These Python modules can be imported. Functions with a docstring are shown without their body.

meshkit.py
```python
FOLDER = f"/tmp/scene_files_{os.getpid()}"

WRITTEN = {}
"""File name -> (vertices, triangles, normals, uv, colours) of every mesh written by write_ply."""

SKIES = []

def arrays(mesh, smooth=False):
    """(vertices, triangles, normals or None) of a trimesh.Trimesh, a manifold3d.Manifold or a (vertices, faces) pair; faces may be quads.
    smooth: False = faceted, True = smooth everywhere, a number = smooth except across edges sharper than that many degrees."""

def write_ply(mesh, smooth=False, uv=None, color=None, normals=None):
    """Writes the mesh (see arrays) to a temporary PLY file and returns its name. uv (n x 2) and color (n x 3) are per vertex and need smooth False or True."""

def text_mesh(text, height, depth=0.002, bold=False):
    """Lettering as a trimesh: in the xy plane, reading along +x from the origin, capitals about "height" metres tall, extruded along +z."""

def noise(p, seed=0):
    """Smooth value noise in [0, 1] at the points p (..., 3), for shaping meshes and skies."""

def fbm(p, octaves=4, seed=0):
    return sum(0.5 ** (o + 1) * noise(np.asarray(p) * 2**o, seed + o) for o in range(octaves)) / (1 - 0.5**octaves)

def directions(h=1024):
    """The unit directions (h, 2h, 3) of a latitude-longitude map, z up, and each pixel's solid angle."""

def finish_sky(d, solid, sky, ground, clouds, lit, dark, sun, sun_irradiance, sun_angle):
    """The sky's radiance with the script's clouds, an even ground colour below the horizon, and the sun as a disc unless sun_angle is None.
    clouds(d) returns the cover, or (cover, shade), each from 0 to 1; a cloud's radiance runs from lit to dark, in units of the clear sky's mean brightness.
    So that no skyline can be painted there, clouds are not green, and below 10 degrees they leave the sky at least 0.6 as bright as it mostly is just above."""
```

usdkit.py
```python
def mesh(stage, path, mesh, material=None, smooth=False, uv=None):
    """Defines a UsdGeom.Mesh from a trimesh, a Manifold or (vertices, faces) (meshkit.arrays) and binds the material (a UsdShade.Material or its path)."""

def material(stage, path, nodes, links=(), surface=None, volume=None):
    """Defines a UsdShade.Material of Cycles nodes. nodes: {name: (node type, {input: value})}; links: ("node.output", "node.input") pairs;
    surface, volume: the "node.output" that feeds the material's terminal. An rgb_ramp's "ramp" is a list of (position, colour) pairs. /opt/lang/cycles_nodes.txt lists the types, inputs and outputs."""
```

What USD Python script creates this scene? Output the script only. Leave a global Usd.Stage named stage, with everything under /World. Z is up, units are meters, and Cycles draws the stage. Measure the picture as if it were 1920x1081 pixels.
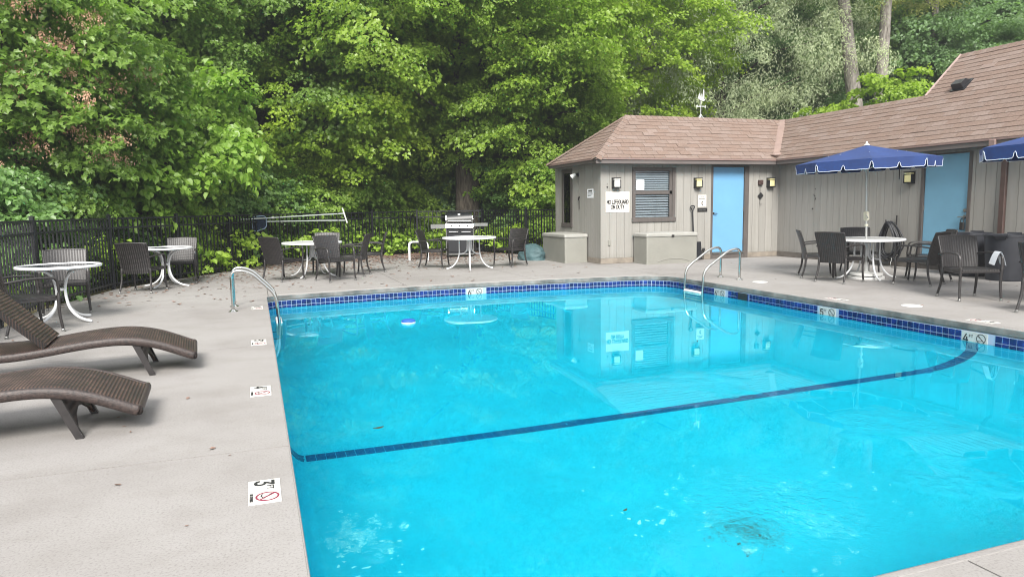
import math
import random
import numpy as np
import trimesh
import shapely
from shapely import affinity
from shapely.geometry import Polygon, LineString, box as sbox, Point
from pxr import Gf, Sdf, Usd, UsdGeom, UsdLux, UsdShade, Vt
import usdkit
import meshkit

stage = Usd.Stage.CreateInMemory()
UsdGeom.SetStageUpAxis(stage, UsdGeom.Tokens.z)
UsdGeom.SetStageMetersPerUnit(stage, 1.0)
world = UsdGeom.Xform.Define(stage, "/World")
stage.SetDefaultPrim(world.GetPrim())

# ------------------------------------------------------------------ camera
EYE = np.array([0.0, 0.0, 1.37])
FW = np.array([0.336006, 0.934945, -0.113921])
RT = np.array([0.940362, -0.339828, -0.015390])
UP = np.array([0.053102, 0.101956, 0.993371])
cam = UsdGeom.Camera.Define(stage, "/World/camera")
cam.AddTransformOp().Set(Gf.Matrix4d(*RT, 0, *UP, 0, *(-FW), 0, *EYE, 1))
cam.CreateHorizontalApertureAttr(36.0)
cam.CreateVerticalApertureAttr(20.25)
cam.CreateFocalLengthAttr(25.0)
cam.CreateClippingRangeAttr(Gf.Vec2f(0.05, 2000))
cam.CreateExposureAttr(2.5)

# ------------------------------------------------------------------ sky and sun (bright overcast)
SUN = np.array([-0.17, -0.60, 0.0])
SUN_EL = math.radians(40)
SUN_ROT = math.atan2(SUN[0], SUN[1])
dome = UsdLux.DomeLight.Define(stage, "/World/sky")
dome.CreateIntensityAttr(1.0)
sky_mat = usdkit.material(stage, "/World/Looks/sky_overcast", {
    "tc": ("texture_coordinate", {}),
    "map": ("mapping", {"scale": (1.0, 1.0, 2.6)}),
    "n": ("noise_texture", {"scale": 2.2, "detail": 6.0, "roughness": 0.55}),
    "cover": ("rgb_ramp", {"ramp": [(0.34, (0.72, 0.72, 0.72)), (0.62, (1, 1, 1))]}),
    "shade": ("rgb_ramp", {"ramp": [(0.3, (3.3, 3.45, 3.7)), (0.52, (5.0, 5.05, 5.1)), (0.72, (8.2, 8.1, 8.0))]}),
    "sky": ("sky_texture", {"sky_type": "single_scattering", "sun_disc": False, "sun_elevation": SUN_EL, "sun_rotation": SUN_ROT, "altitude": 100.0}),
    "mix": ("mix", {"mix_type": "mix"}),
    "bg": ("background_shader", {"strength": 0.06}),
}, [("tc.generated", "map.vector"), ("map.vector", "n.vector"), ("n.fac", "cover.fac"), ("n.fac", "shade.fac"), ("cover.color", "mix.fac"),
    ("sky.color", "mix.color1"), ("shade.color", "mix.color2"), ("mix.color", "bg.color")], surface="bg.background")
UsdShade.MaterialBindingAPI.Apply(dome.GetPrim()).Bind(sky_mat)
dome.GetPrim().SetCustomDataByKey("kind", "structure")
sun = UsdLux.DistantLight.Define(stage, "/World/sun")
sun.CreateIntensityAttr(0.40)
sun.CreateAngleAttr(24.0)
sun.CreateColorAttr(Gf.Vec3f(1.0, 0.96, 0.9))
sun.CreateNormalizeAttr(True)
d = np.array([math.sin(SUN_ROT) * math.cos(SUN_EL), math.cos(SUN_ROT) * math.cos(SUN_EL), math.sin(SUN_EL)])
xa = np.cross([0, 0, 1.0], d); xa /= np.linalg.norm(xa); ya = np.cross(d, xa)
sun.AddTransformOp().Set(Gf.Matrix4d(*xa, 0, *ya, 0, *d, 0, 0, 0, 0, 1))

# ------------------------------------------------------------------ naming helpers
_used = {}


def numbered(path):
    n = _used.get(path, -1) + 1
    _used[path] = n
    return path if n == 0 else f"{path}_{n:03d}"


def ppath(parent):
    return "/World" if parent is None else str(parent.GetPath())


def tag(prim, label=None, cat=None, group=None, kind=None):
    for k, v in (("label", label), ("category", cat), ("group", group), ("kind", kind)):
        if v:
            prim.SetCustomDataByKey(k, v)
    return prim


def obj(name, mesh, mat, parent=None, smooth=False, **t):
    m = usdkit.mesh(stage, numbered(f"{ppath(parent)}/{name}"), mesh, mat, smooth=smooth)
    return tag(m.GetPrim(), **t)


def thing(name, label, cat, loc=(0, 0, 0), rotz=0.0, group=None, kind=None):
    x = UsdGeom.Xform.Define(stage, numbered(f"/World/{name}"))
    x.AddTranslateOp().Set(Gf.Vec3d(*map(float, loc)))
    x.AddRotateZOp().Set(float(rotz))
    return tag(x.GetPrim(), label, cat, group, kind)


def dup(proto, name, label, cat, loc, rotz=0.0, group=None):
    r = thing(name, label, cat, loc, rotz, group)
    r.GetReferences().AddInternalReference(proto)
    r.SetInstanceable(True)
    return r


# ------------------------------------------------------------------ mesh helpers
def cat(ms):
    vs, fs, o = [], [], 0
    for m in ms:
        v, f = (m.vertices, m.faces) if hasattr(m, "vertices") else m
        v, f = np.asarray(v, float), np.asarray(f, int)
        if f.shape[1] == 4:
            f = np.vstack([f[:, [0, 1, 2]], f[:, [0, 2, 3]]])
        vs.append(v); fs.append(f + o); o += len(v)
    return np.vstack(vs), np.vstack(fs)


def bx(x0, x1, y0, y1, z0, z1, b=0.0):
    """A box, its edges chamfered by b."""
    if b <= 0:
        m = trimesh.creation.box([abs(x1 - x0), abs(y1 - y0), abs(z1 - z0)])
        m.apply_translation([(x0 + x1) / 2, (y0 + y1) / 2, (z0 + z1) / 2])
        return np.array(m.vertices), np.array(m.faces)
    c = np.array([(x0 + x1) / 2, (y0 + y1) / 2, (z0 + z1) / 2]); h = np.abs(np.array([x1 - x0, y1 - y0, z1 - z0])) / 2
    pts = []
    for sx in (-1, 1):
        for sy in (-1, 1):
            for sz in (-1, 1):
                s = np.array([sx, sy, sz])
                for k in range(3):
                    o = h - b; o[k] = h[k]
                    pts.append(c + s * o)
    m = trimesh.convex.convex_hull(np.array(pts))
    return np.array(m.vertices), np.array(m.faces)


def hull(pts):
    m = trimesh.convex.convex_hull(np.asarray(pts, float))
    return np.array(m.vertices), np.array(m.faces)


def tube(path, r, sides=8, closed=False, flat=None):
    """A tube along a path; r one radius or one per point; flat=(a, b) makes a flattened section."""
    P = np.asarray(path, float); n = len(P)
    R = np.broadcast_to(np.asarray(r, float), (n,))
    if closed:
        T = np.roll(P, -1, 0) - np.roll(P, 1, 0)
    else:
        T = np.gradient(P, axis=0)
    T /= np.linalg.norm(T, axis=1, keepdims=True)
    a = np.array([0, 0, 1.0]) if abs(T[0][2]) < 0.9 else np.array([0, 1.0, 0])
    N = a - T[0] * (a @ T[0]); N /= np.linalg.norm(N)
    vs = []
    ang = np.linspace(0, 2 * np.pi, sides, endpoint=False)
    fa, fb = flat if flat else (1.0, 1.0)
    for i in range(n):
        N = N - T[i] * (N @ T[i]); N /= np.linalg.norm(N)
        B = np.cross(T[i], N)
        vs.append(P[i] + R[i] * (np.cos(ang)[:, None] * N * fa + np.sin(ang)[:, None] * B * fb))
    V = np.vstack(vs); F = []
    for i in range(n if closed else n - 1):
        j = (i + 1) % n
        for k in range(sides):
            l = (k + 1) % sides
            F += [[i * sides + k, i * sides + l, j * sides + l], [i * sides + k, j * sides + l, j * sides + k]]
    if not closed:
        V = np.vstack([V, P[0], P[-1]])
        for k in range(sides):
            l = (k + 1) % sides
            F += [[n * sides, l, k], [n * sides + 1, (n - 1) * sides + k, (n - 1) * sides + l]]
    return V, np.array(F)


def smooth_path(pts, n=6):
    """Catmull-Rom through the points."""
    P = np.asarray(pts, float)
    Q = np.vstack([2 * P[0] - P[1], P, 2 * P[-1] - P[-2]])
    out = []
    for i in range(len(P) - 1):
        p0, p1, p2, p3 = Q[i:i + 4]
        for t in np.linspace(0, 1, n, endpoint=False):
            out.append(0.5 * (2 * p1 + (p2 - p0) * t + (2 * p0 - 5 * p1 + 4 * p2 - p3) * t * t + (3 * p1 - p0 - 3 * p2 + p3) * t ** 3))
    return np.array(out + [P[-1]])


def fillet(pts, r, n=6):
    """A polyline with its inner corners rounded."""
    P = [np.asarray(p, float) for p in pts]; out = [P[0]]
    for a, b, c in zip(P, P[1:], P[2:]):
        u = (a - b); v = (c - b); lu, lv = np.linalg.norm(u), np.linalg.norm(v); u /= lu; v /= lv
        k = min(r, 0.49 * lu, 0.49 * lv)
        p0, p1 = b + u * k, b + v * k
        for t in np.linspace(0, 1, n):
            out.append((1 - t) ** 2 * p0 + 2 * t * (1 - t) * b + t * t * p1)
    return np.array(out + [P[-1]])


def lathe(prof, n=32, center=(0, 0)):
    prof = np.asarray(prof, float); a = np.linspace(0, 2 * np.pi, n, endpoint=False)
    V = np.stack([np.outer(prof[:, 0], np.cos(a)) + center[0], np.outer(prof[:, 0], np.sin(a)) + center[1], np.repeat(prof[:, 1][:, None], n, 1)], -1).reshape(-1, 3)
    F = []
    for i in range(len(prof) - 1):
        for k in range(n):
            l = (k + 1) % n
            F += [[i * n + k, i * n + l, (i + 1) * n + l], [i * n + k, (i + 1) * n + l, (i + 1) * n + k]]
    return V, np.array(F)


def prism(poly, z0, z1):
    out = []
    for g in getattr(poly, "geoms", [poly]):
        if g.is_empty or g.area < 1e-7 or g.geom_type != "Polygon":
            continue
        m = trimesh.creation.extrude_polygon(g, z1 - z0, engine="earcut"); m.apply_translation([0, 0, z0])
        out.append((np.array(m.vertices), np.array(m.faces)))
    return cat(out) if out else None


def xf(m, M=None, t=(0, 0, 0), rz=0.0, s=1.0):
    v, f = (m.vertices, m.faces) if hasattr(m, "vertices") else m
    v = np.asarray(v, float) * s
    if M is not None:
        v = v @ np.asarray(M, float).T
        if np.linalg.det(np.asarray(M, float)) < 0:
            f = np.asarray(f)[:, ::-1]
    c, q = math.cos(rz), math.sin(rz)
    v = v @ np.array([[c, -q, 0], [q, c, 0], [0, 0, 1]]).T + np.asarray(t, float)
    return v, np.asarray(f)


def frame(u, v, n):
    return np.stack([np.asarray(u, float), np.asarray(v, float), np.asarray(n, float)], 1)


def disc(r, z0, z1, n=24, c=(0, 0)):
    return lathe([(0.0001, z1), (r - min(0.004, r / 8), z1), (r, z1 - min(0.004, (z1 - z0) / 3)), (r, z0), (0.0001, z0)][::-1], n, c)


# ------------------------------------------------------------------ materials
def mat(name, color, rough=0.6, metallic=0.0, var=0.0, scale=6.0, bump=0.0, bscale=60.0, spec=0.5, color2=None, coat=0.0, detail=4.0, rnd=0.0, stretch=None, bdist=0.01):
    """A principled material whose colour wanders with two scales of noise, with a fine bump."""
    n = {"p": ("principled_bsdf", {"base_color": color, "roughness": rough, "metallic": metallic, "specular_ior_level": spec, "coat_weight": coat}), "g": ("geometry", {})}
    l = []
    vec = "g.position"
    if stretch:
        n["st"] = ("mapping", {"scale": stretch}); l.append(("g.position", "st.vector")); vec = "st.vector"
    if var > 0 or color2 is not None:
        c = np.array(color); c2 = np.array(color2) if color2 is not None else c
        n["n"] = ("noise_texture", {"scale": scale, "detail": detail, "roughness": 0.6})
        n["r"] = ("rgb_ramp", {"ramp": [(0.3, tuple(c * (1 - var))), (0.7, tuple(np.minimum(c2 * (1 + var), 0.95)))]})
        l += [(vec, "n.vector"), ("n.fac", "r.fac")]
        src = "r.color"
        if rnd > 0:
            n["oi"] = ("object_info", {})
            n["mr"] = ("map_range", {"from_min": 0.0, "from_max": 1.0, "to_min": 1 - rnd, "to_max": 1 + rnd})
            n["h"] = ("hsv", {})
            l += [("oi.random", "mr.value"), ("mr.result", "h.value"), (src, "h.color")]; src = "h.color"
        l.append((src, "p.base_color"))
    if bump > 0:
        n["bn"] = ("noise_texture", {"scale": bscale, "detail": 5.0, "roughness": 0.6})
        n["b"] = ("bump", {"strength": bump, "distance": bdist})
        l += [(vec, "bn.vector"), ("bn.fac", "b.height"), ("b.normal", "p.normal")]
    return usdkit.material(stage, f"/World/Looks/{name}", n, l, surface="p.BSDF")


M = {}
M["concrete"] = usdkit.material(stage, "/World/Looks/concrete", {
    "g": ("geometry", {}),
    "big": ("noise_texture", {"scale": 0.55, "detail": 5.0, "roughness": 0.6}),
    "bigr": ("rgb_ramp", {"ramp": [(0.30, (0.1872, 0.1765, 0.1679)), (0.5, (0.2214, 0.2115, 0.2028)), (0.72, (0.2413, 0.2328, 0.225))]}),
    "fine": ("noise_texture", {"scale": 85.0, "detail": 4.0, "roughness": 0.7}),
    "finer": ("rgb_ramp", {"ramp": [(0.28, (0.62, 0.61, 0.60)), (0.48, (1, 1, 1)), (0.8, (1.08, 1.08, 1.08))]}),
    "st": ("mapping", {"scale": (1.3, 2.0, 1.0)}),
    "mid": ("noise_texture", {"scale": 1.7, "detail": 6.0, "roughness": 0.65}),
    "midr": ("rgb_ramp", {"ramp": [(0.32, (0.83, 0.81, 0.79)), (0.52, (1, 1, 1))]}),
    "vo": ("voronoi_texture", {"scale": 9.0}), "vr": ("rgb_ramp", {"ramp": [(0.035, (0.55, 0.52, 0.48)), (0.07, (1, 1, 1))]}),
    "m1": ("mix", {"mix_type": "multiply", "fac": 1.0}), "m2": ("mix", {"mix_type": "multiply", "fac": 0.5}), "m3": ("mix", {"mix_type": "multiply", "fac": 0.5}),
    "b": ("bump", {"strength": 0.35, "distance": 0.004}),
    "p": ("principled_bsdf", {"roughness": 0.85, "specular_ior_level": 0.3}),
}, [("g.position", "big.vector"), ("g.position", "fine.vector"), ("g.position", "st.vector"), ("st.vector", "mid.vector"), ("g.position", "vo.vector"), ("big.fac", "bigr.fac"), ("fine.fac", "finer.fac"), ("mid.fac", "midr.fac"), ("vo.distance", "vr.fac"),
    ("bigr.color", "m1.color1"), ("finer.color", "m1.color2"), ("m1.color", "m2.color1"), ("midr.color", "m2.color2"), ("m2.color", "m3.color1"), ("vr.color", "m3.color2"), ("m3.color", "p.base_color"),
    ("fine.fac", "b.height"), ("b.normal", "p.normal")], surface="p.BSDF")
M["coping_side"] = mat("coping_side", (0.0663, 0.078, 0.07644), 0.8, var=0.45, scale=3.5, color2=(0.1326, 0.1287, 0.1209), bump=0.5, bscale=70, detail=6)
M["soil"] = mat("soil", (0.0351, 0.0351, 0.01716), 0.95, var=0.5, scale=1.2, color2=(0.078, 0.0663, 0.039), bump=0.8, bscale=12, bdist=0.05, spec=0.1)
M["joint"] = mat("joint", (0.0468, 0.04368, 0.04056), 0.95)
M["plaster"] = mat("plaster", (0.003, 0.445, 0.590), 0.7, var=0.06, scale=0.9, color2=(0.0022, 0.47, 0.62), detail=5)
M["grout"] = mat("grout", (0.234, 0.2964, 0.39), 0.7)
M["pool_tile"] = mat("pool_tile", (0.00312, 0.0078, 0.0663), 0.14, var=0.35, scale=9, color2=(0.00468, 0.01404, 0.1014), rnd=0.35)
M["floor_tile"] = mat("floor_tile", (0.00234, 0.078, 0.2106), 0.3, var=0.15, scale=5)
M["white_tile"] = mat("white_tile", (0.3432, 0.351, 0.3354), 0.35, var=0.06, scale=30)
M["marker_white"] = mat("marker_white", (0.4524, 0.4446, 0.4212), 0.5, var=0.14, scale=22)
M["ink"] = mat("ink", (0.00936, 0.00936, 0.01014), 0.5)
M["red_ink"] = mat("red_ink", (0.1716, 0.0117, 0.0351), 0.5)
M["siding"] = usdkit.material(stage, "/World/Looks/siding", {
    "g": ("geometry", {}), "oi": ("object_info", {}),
    "st": ("mapping", {"scale": (14.0, 14.0, 0.7)}),
    "n": ("noise_texture", {"scale": 1.0, "detail": 5.0, "roughness": 0.6}),
    "r": ("rgb_ramp", {"ramp": [(0.25, (0.1911, 0.1841, 0.1669)), (0.55, (0.2246, 0.2168, 0.1997)), (0.8, (0.2402, 0.2324, 0.2153))]}),
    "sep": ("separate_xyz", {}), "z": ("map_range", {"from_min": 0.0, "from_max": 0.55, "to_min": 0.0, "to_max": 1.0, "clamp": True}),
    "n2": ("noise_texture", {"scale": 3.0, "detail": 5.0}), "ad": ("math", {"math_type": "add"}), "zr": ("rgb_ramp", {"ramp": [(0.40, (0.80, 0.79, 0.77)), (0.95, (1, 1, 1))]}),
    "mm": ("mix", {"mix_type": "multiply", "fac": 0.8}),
    "mr": ("map_range", {"from_min": 0.0, "from_max": 1.0, "to_min": 0.95, "to_max": 1.05}), "h": ("hsv", {}),
    "b": ("bump", {"strength": 0.3, "distance": 0.004}),
    "p": ("principled_bsdf", {"roughness": 0.75, "specular_ior_level": 0.3}),
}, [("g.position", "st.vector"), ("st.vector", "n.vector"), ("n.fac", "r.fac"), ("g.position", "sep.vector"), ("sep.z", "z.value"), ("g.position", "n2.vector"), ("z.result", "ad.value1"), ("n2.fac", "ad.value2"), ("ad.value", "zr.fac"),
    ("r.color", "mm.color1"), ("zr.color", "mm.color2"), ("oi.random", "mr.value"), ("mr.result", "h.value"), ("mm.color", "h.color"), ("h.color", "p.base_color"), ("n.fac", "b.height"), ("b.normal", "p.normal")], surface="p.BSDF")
M["groove"] = mat("groove", (0.078, 0.07176, 0.0624), 0.9)
M["trim"] = mat("trim", (0.06864, 0.05928, 0.0546), 0.6, var=0.15, scale=5, stretch=(3, 3, 0.6), bump=0.15)
M["fascia"] = mat("fascia", (0.0897, 0.07644, 0.07176), 0.6, var=0.12, scale=2)
M["drip"] = mat("drip", (0.18, 0.122, 0.108), 0.5, var=0.1)
for k, (a, b_) in enumerate([((0.142, 0.1045, 0.08736), (0.1622, 0.1217, 0.103)), ((0.1342, 0.09516, 0.07722), (0.1607, 0.1154, 0.09516)), ((0.156, 0.117, 0.09984), (0.1778, 0.1357, 0.117)), ((0.1232, 0.08736, 0.07176), (0.1622, 0.1186, 0.09828))]):
    M[f"shingle{k}"] = mat(f"shingle_{k}", a, 0.9, var=0.16, scale=38, color2=b_, bump=0.7, bscale=130, bdist=0.005, spec=0.2)
M["roof_under"] = mat("roof_under", (0.0468, 0.03276, 0.02808), 0.95)
M["flashing"] = mat("flashing", (0.185, 0.130, 0.112), 0.55, var=0.12, scale=6)
M["door_blue"] = mat("door_blue", (0.1092, 0.2613, 0.4251), 0.42, var=0.05, scale=1.5, bump=0.05, bscale=25)
M["door_blue2"] = mat("door_blue_dull", (0.1248, 0.2808, 0.3939), 0.45, var=0.06, scale=1.5, bump=0.05, bscale=25)
M["dark_metal"] = mat("dark_metal", (0.0234, 0.02184, 0.02184), 0.45, metallic=0.4)
M["black"] = mat("black_paint", (0.0078, 0.00858, 0.01092), 0.42, var=0.2, scale=12)
M["fence_black"] = mat("fence_black", (0.00624, 0.00702, 0.00936), 0.38)
M["steel"] = mat("steel", (0.4836, 0.4836, 0.468), 0.16, metallic=1.0, var=0.06, scale=8)
M["grey_steel"] = mat("grey_steel", (0.2254, 0.2254, 0.2188), 0.35, metallic=0.8, var=0.1, scale=10)
M["white_paint"] = mat("white_paint", (0.5772, 0.585, 0.5928), 0.35, var=0.05, scale=7)
M["white_plastic"] = mat("white_plastic", (0.546, 0.546, 0.5304), 0.45, var=0.06, scale=5)
M["cream"] = mat("cream", (0.4836, 0.468, 0.3744), 0.45)
M["sign_white"] = mat("sign_white", (0.6084, 0.5772, 0.5304), 0.5, var=0.03, scale=5)
M["paper"] = mat("paper", (0.6084, 0.624, 0.6474), 0.7)
M["lamp_white"] = mat("lamp_glass_white", (0.5616, 0.5538, 0.5226), 0.35, var=0.05, scale=20)
M["lamp_yellow"] = mat("lamp_glass_yellow", (0.546, 0.4992, 0.2574), 0.35, var=0.08, scale=20)
M["box_plastic"] = mat("box_plastic", (0.1833, 0.181, 0.1599), 0.55, var=0.07, scale=2.5, bump=0.15, bscale=90)
M["box_lid"] = mat("box_lid", (0.2482, 0.2448, 0.2247), 0.5, var=0.07, scale=4)
M["navy"] = mat("navy_canvas", (0.003838, 0.02111, 0.09914), 0.8, var=0.12, scale=3, color2=(0.005756, 0.02622, 0.1151), bump=0.12, bscale=300)
M["piping"] = mat("piping", (0.4836, 0.5148, 0.5772), 0.7)
M["rubber"] = mat("rubber", (0.0156, 0.01638, 0.0195), 0.5, var=0.2, scale=12)
M["bin"] = mat("bin_plastic", (0.01716, 0.01872, 0.02418), 0.5, var=0.15, scale=6)
M["teal"] = mat("teal_cloth", (0.0351, 0.0741, 0.0819), 0.7, var=0.25, scale=5, bump=0.4, bscale=20)
M["red_brown"] = mat("red_brown", (0.0429, 0.0234, 0.02028), 0.5)
M["bark"] = mat("bark", (0.0429, 0.0351, 0.02808), 0.95, var=0.4, scale=3, color2=(0.078, 0.0663, 0.0546), stretch=(6, 6, 1.2), bump=0.9, bscale=5, bdist=0.04, spec=0.1)
M["bark_grey"] = mat("bark_grey", (0.1326, 0.117, 0.1014), 0.95, var=0.35, scale=3, color2=(0.234, 0.2145, 0.195), stretch=(5, 5, 1.2), bump=0.9, bscale=5, bdist=0.04, spec=0.1)
M["wicker"] = usdkit.material(stage, "/World/Looks/wicker", {
    "tc": ("texture_coordinate", {}),
    "w1": ("wave_texture", {"wave_type": "bands", "bands_direction": "z", "scale": 22.0, "distortion": 0.4, "detail": 1.0}),
    "w2": ("wave_texture", {"wave_type": "bands", "bands_direction": "y", "scale": 9.0, "distortion": 0.3, "detail": 1.0}),
    "mx": ("math", {"math_type": "multiply"}), "n": ("noise_texture", {"scale": 14.0, "detail": 4.0}), "ad": ("math", {"math_type": "multiply"}),
    "r": ("rgb_ramp", {"ramp": [(0.02, (0.00468, 0.00429, 0.00468)), (0.25, (0.0234, 0.02028, 0.02028)), (0.6, (0.0468, 0.039, 0.03744))]}),
    "b": ("bump", {"strength": 0.6, "distance": 0.004}),
    "p": ("principled_bsdf", {"roughness": 0.42}),
}, [("tc.object", "w1.vector"), ("tc.object", "w2.vector"), ("tc.object", "n.vector"), ("w1.fac", "mx.value1"), ("w2.fac", "mx.value2"), ("mx.value", "ad.value1"), ("n.fac", "ad.value2"), ("ad.value", "r.fac"), ("r.color", "p.base_color"), ("mx.value", "b.height"), ("b.normal", "p.normal")], surface="p.BSDF")
M["wicker_brown"] = usdkit.material(stage, "/World/Looks/wicker_brown", {
    "tc": ("texture_coordinate", {}),
    "w1": ("wave_texture", {"wave_type": "bands", "bands_direction": "x", "scale": 16.0, "distortion": 0.5, "detail": 1.0}),
    "w2": ("wave_texture", {"wave_type": "bands", "bands_direction": "y", "scale": 16.0, "distortion": 0.5, "detail": 1.0}),
    "mx": ("math", {"math_type": "add"}), "hf": ("math", {"math_type": "multiply", "value2": 0.5}), "n": ("noise_texture", {"scale": 7.0, "detail": 4.0}), "ad": ("math", {"math_type": "multiply"}),
    "r": ("rgb_ramp", {"ramp": [(0.06, (0.003, 0.002, 0.002)), (0.26, (0.022, 0.0115, 0.008)), (0.42, (0.060, 0.030, 0.021)), (0.6, (0.13, 0.078, 0.060))]}),
    "b": ("bump", {"strength": 0.9, "distance": 0.006}),
    "p": ("principled_bsdf", {"roughness": 0.5}),
}, [("tc.object", "w1.vector"), ("tc.object", "w2.vector"), ("tc.object", "n.vector"), ("w1.fac", "mx.value1"), ("w2.fac", "mx.value2"), ("mx.value", "hf.value1"), ("hf.value", "ad.value1"), ("n.fac", "ad.value2"), ("ad.value", "r.fac"), ("r.color", "p.base_color"), ("hf.value", "b.height"), ("b.normal", "p.normal")], surface="p.BSDF")
M["wicker_dark"] = mat("wicker_edge", (0.01248, 0.00858, 0.0078), 0.5, var=0.5, scale=60, color2=(0.0351, 0.0234, 0.02028), bump=0.8, bscale=120, bdist=0.004)
M["frame_brown"] = mat("frame_brown", (0.01872, 0.01638, 0.01638), 0.42, var=0.25, scale=14, bump=0.2, bscale=140)
M["pane"] = usdkit.material(stage, "/World/Looks/window_glass", {
    "f": ("fresnel", {"IOR": 1.5}), "t": ("transparent_bsdf", {"color": (0.86, 0.90, 0.93)}), "g": ("glossy_bsdf", {"color": (1, 1, 1), "roughness": 0.02}), "m": ("mix_closure", {})},
    [("f.fac", "m.fac"), ("t.BSDF", "m.closure1"), ("g.BSDF", "m.closure2")], surface="m.closure")
M["table_glass"] = usdkit.material(stage, "/World/Looks/table_glass", {
    "f": ("fresnel", {"IOR": 1.45}), "t": ("diffuse_bsdf", {"color": (0.030, 0.034, 0.040)}), "g": ("glossy_bsdf", {"color": (1, 1, 1), "roughness": 0.09}), "m": ("mix_closure", {})},
    [("f.fac", "m.fac"), ("t.BSDF", "m.closure1"), ("g.BSDF", "m.closure2")], surface="m.closure")
M["table_white"] = mat("table_white_top", (0.4056, 0.4134, 0.4134), 0.3, var=0.08, scale=6)
M["net"] = usdkit.material(stage, "/World/Looks/net", {"t": ("transparent_bsdf", {}), "d": ("diffuse_bsdf", {"color": (0.02, 0.03, 0.05)}), "m": ("mix_closure", {"fac": 0.72})},
    [("t.BSDF", "m.closure1"), ("d.BSDF", "m.closure2")], surface="m.closure")
M["pole_blue"] = mat("pole_blue", (0.2184, 0.2964, 0.4056), 0.35, metallic=0.3)
M["pole_white"] = mat("pole_white", (0.468, 0.5148, 0.4992), 0.35, metallic=0.2)
M["float_blue"] = mat("float_blue", (0.0156, 0.078, 0.3276), 0.4)
M["dead_leaf"] = mat("dead_leaf", (0.0936, 0.06084, 0.0429), 0.8, var=0.5, scale=9, color2=(0.1872, 0.117, 0.0897))
M["green_leaf"] = mat("green_floating_leaf", (0.0234, 0.039, 0.0117), 0.5)
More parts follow.
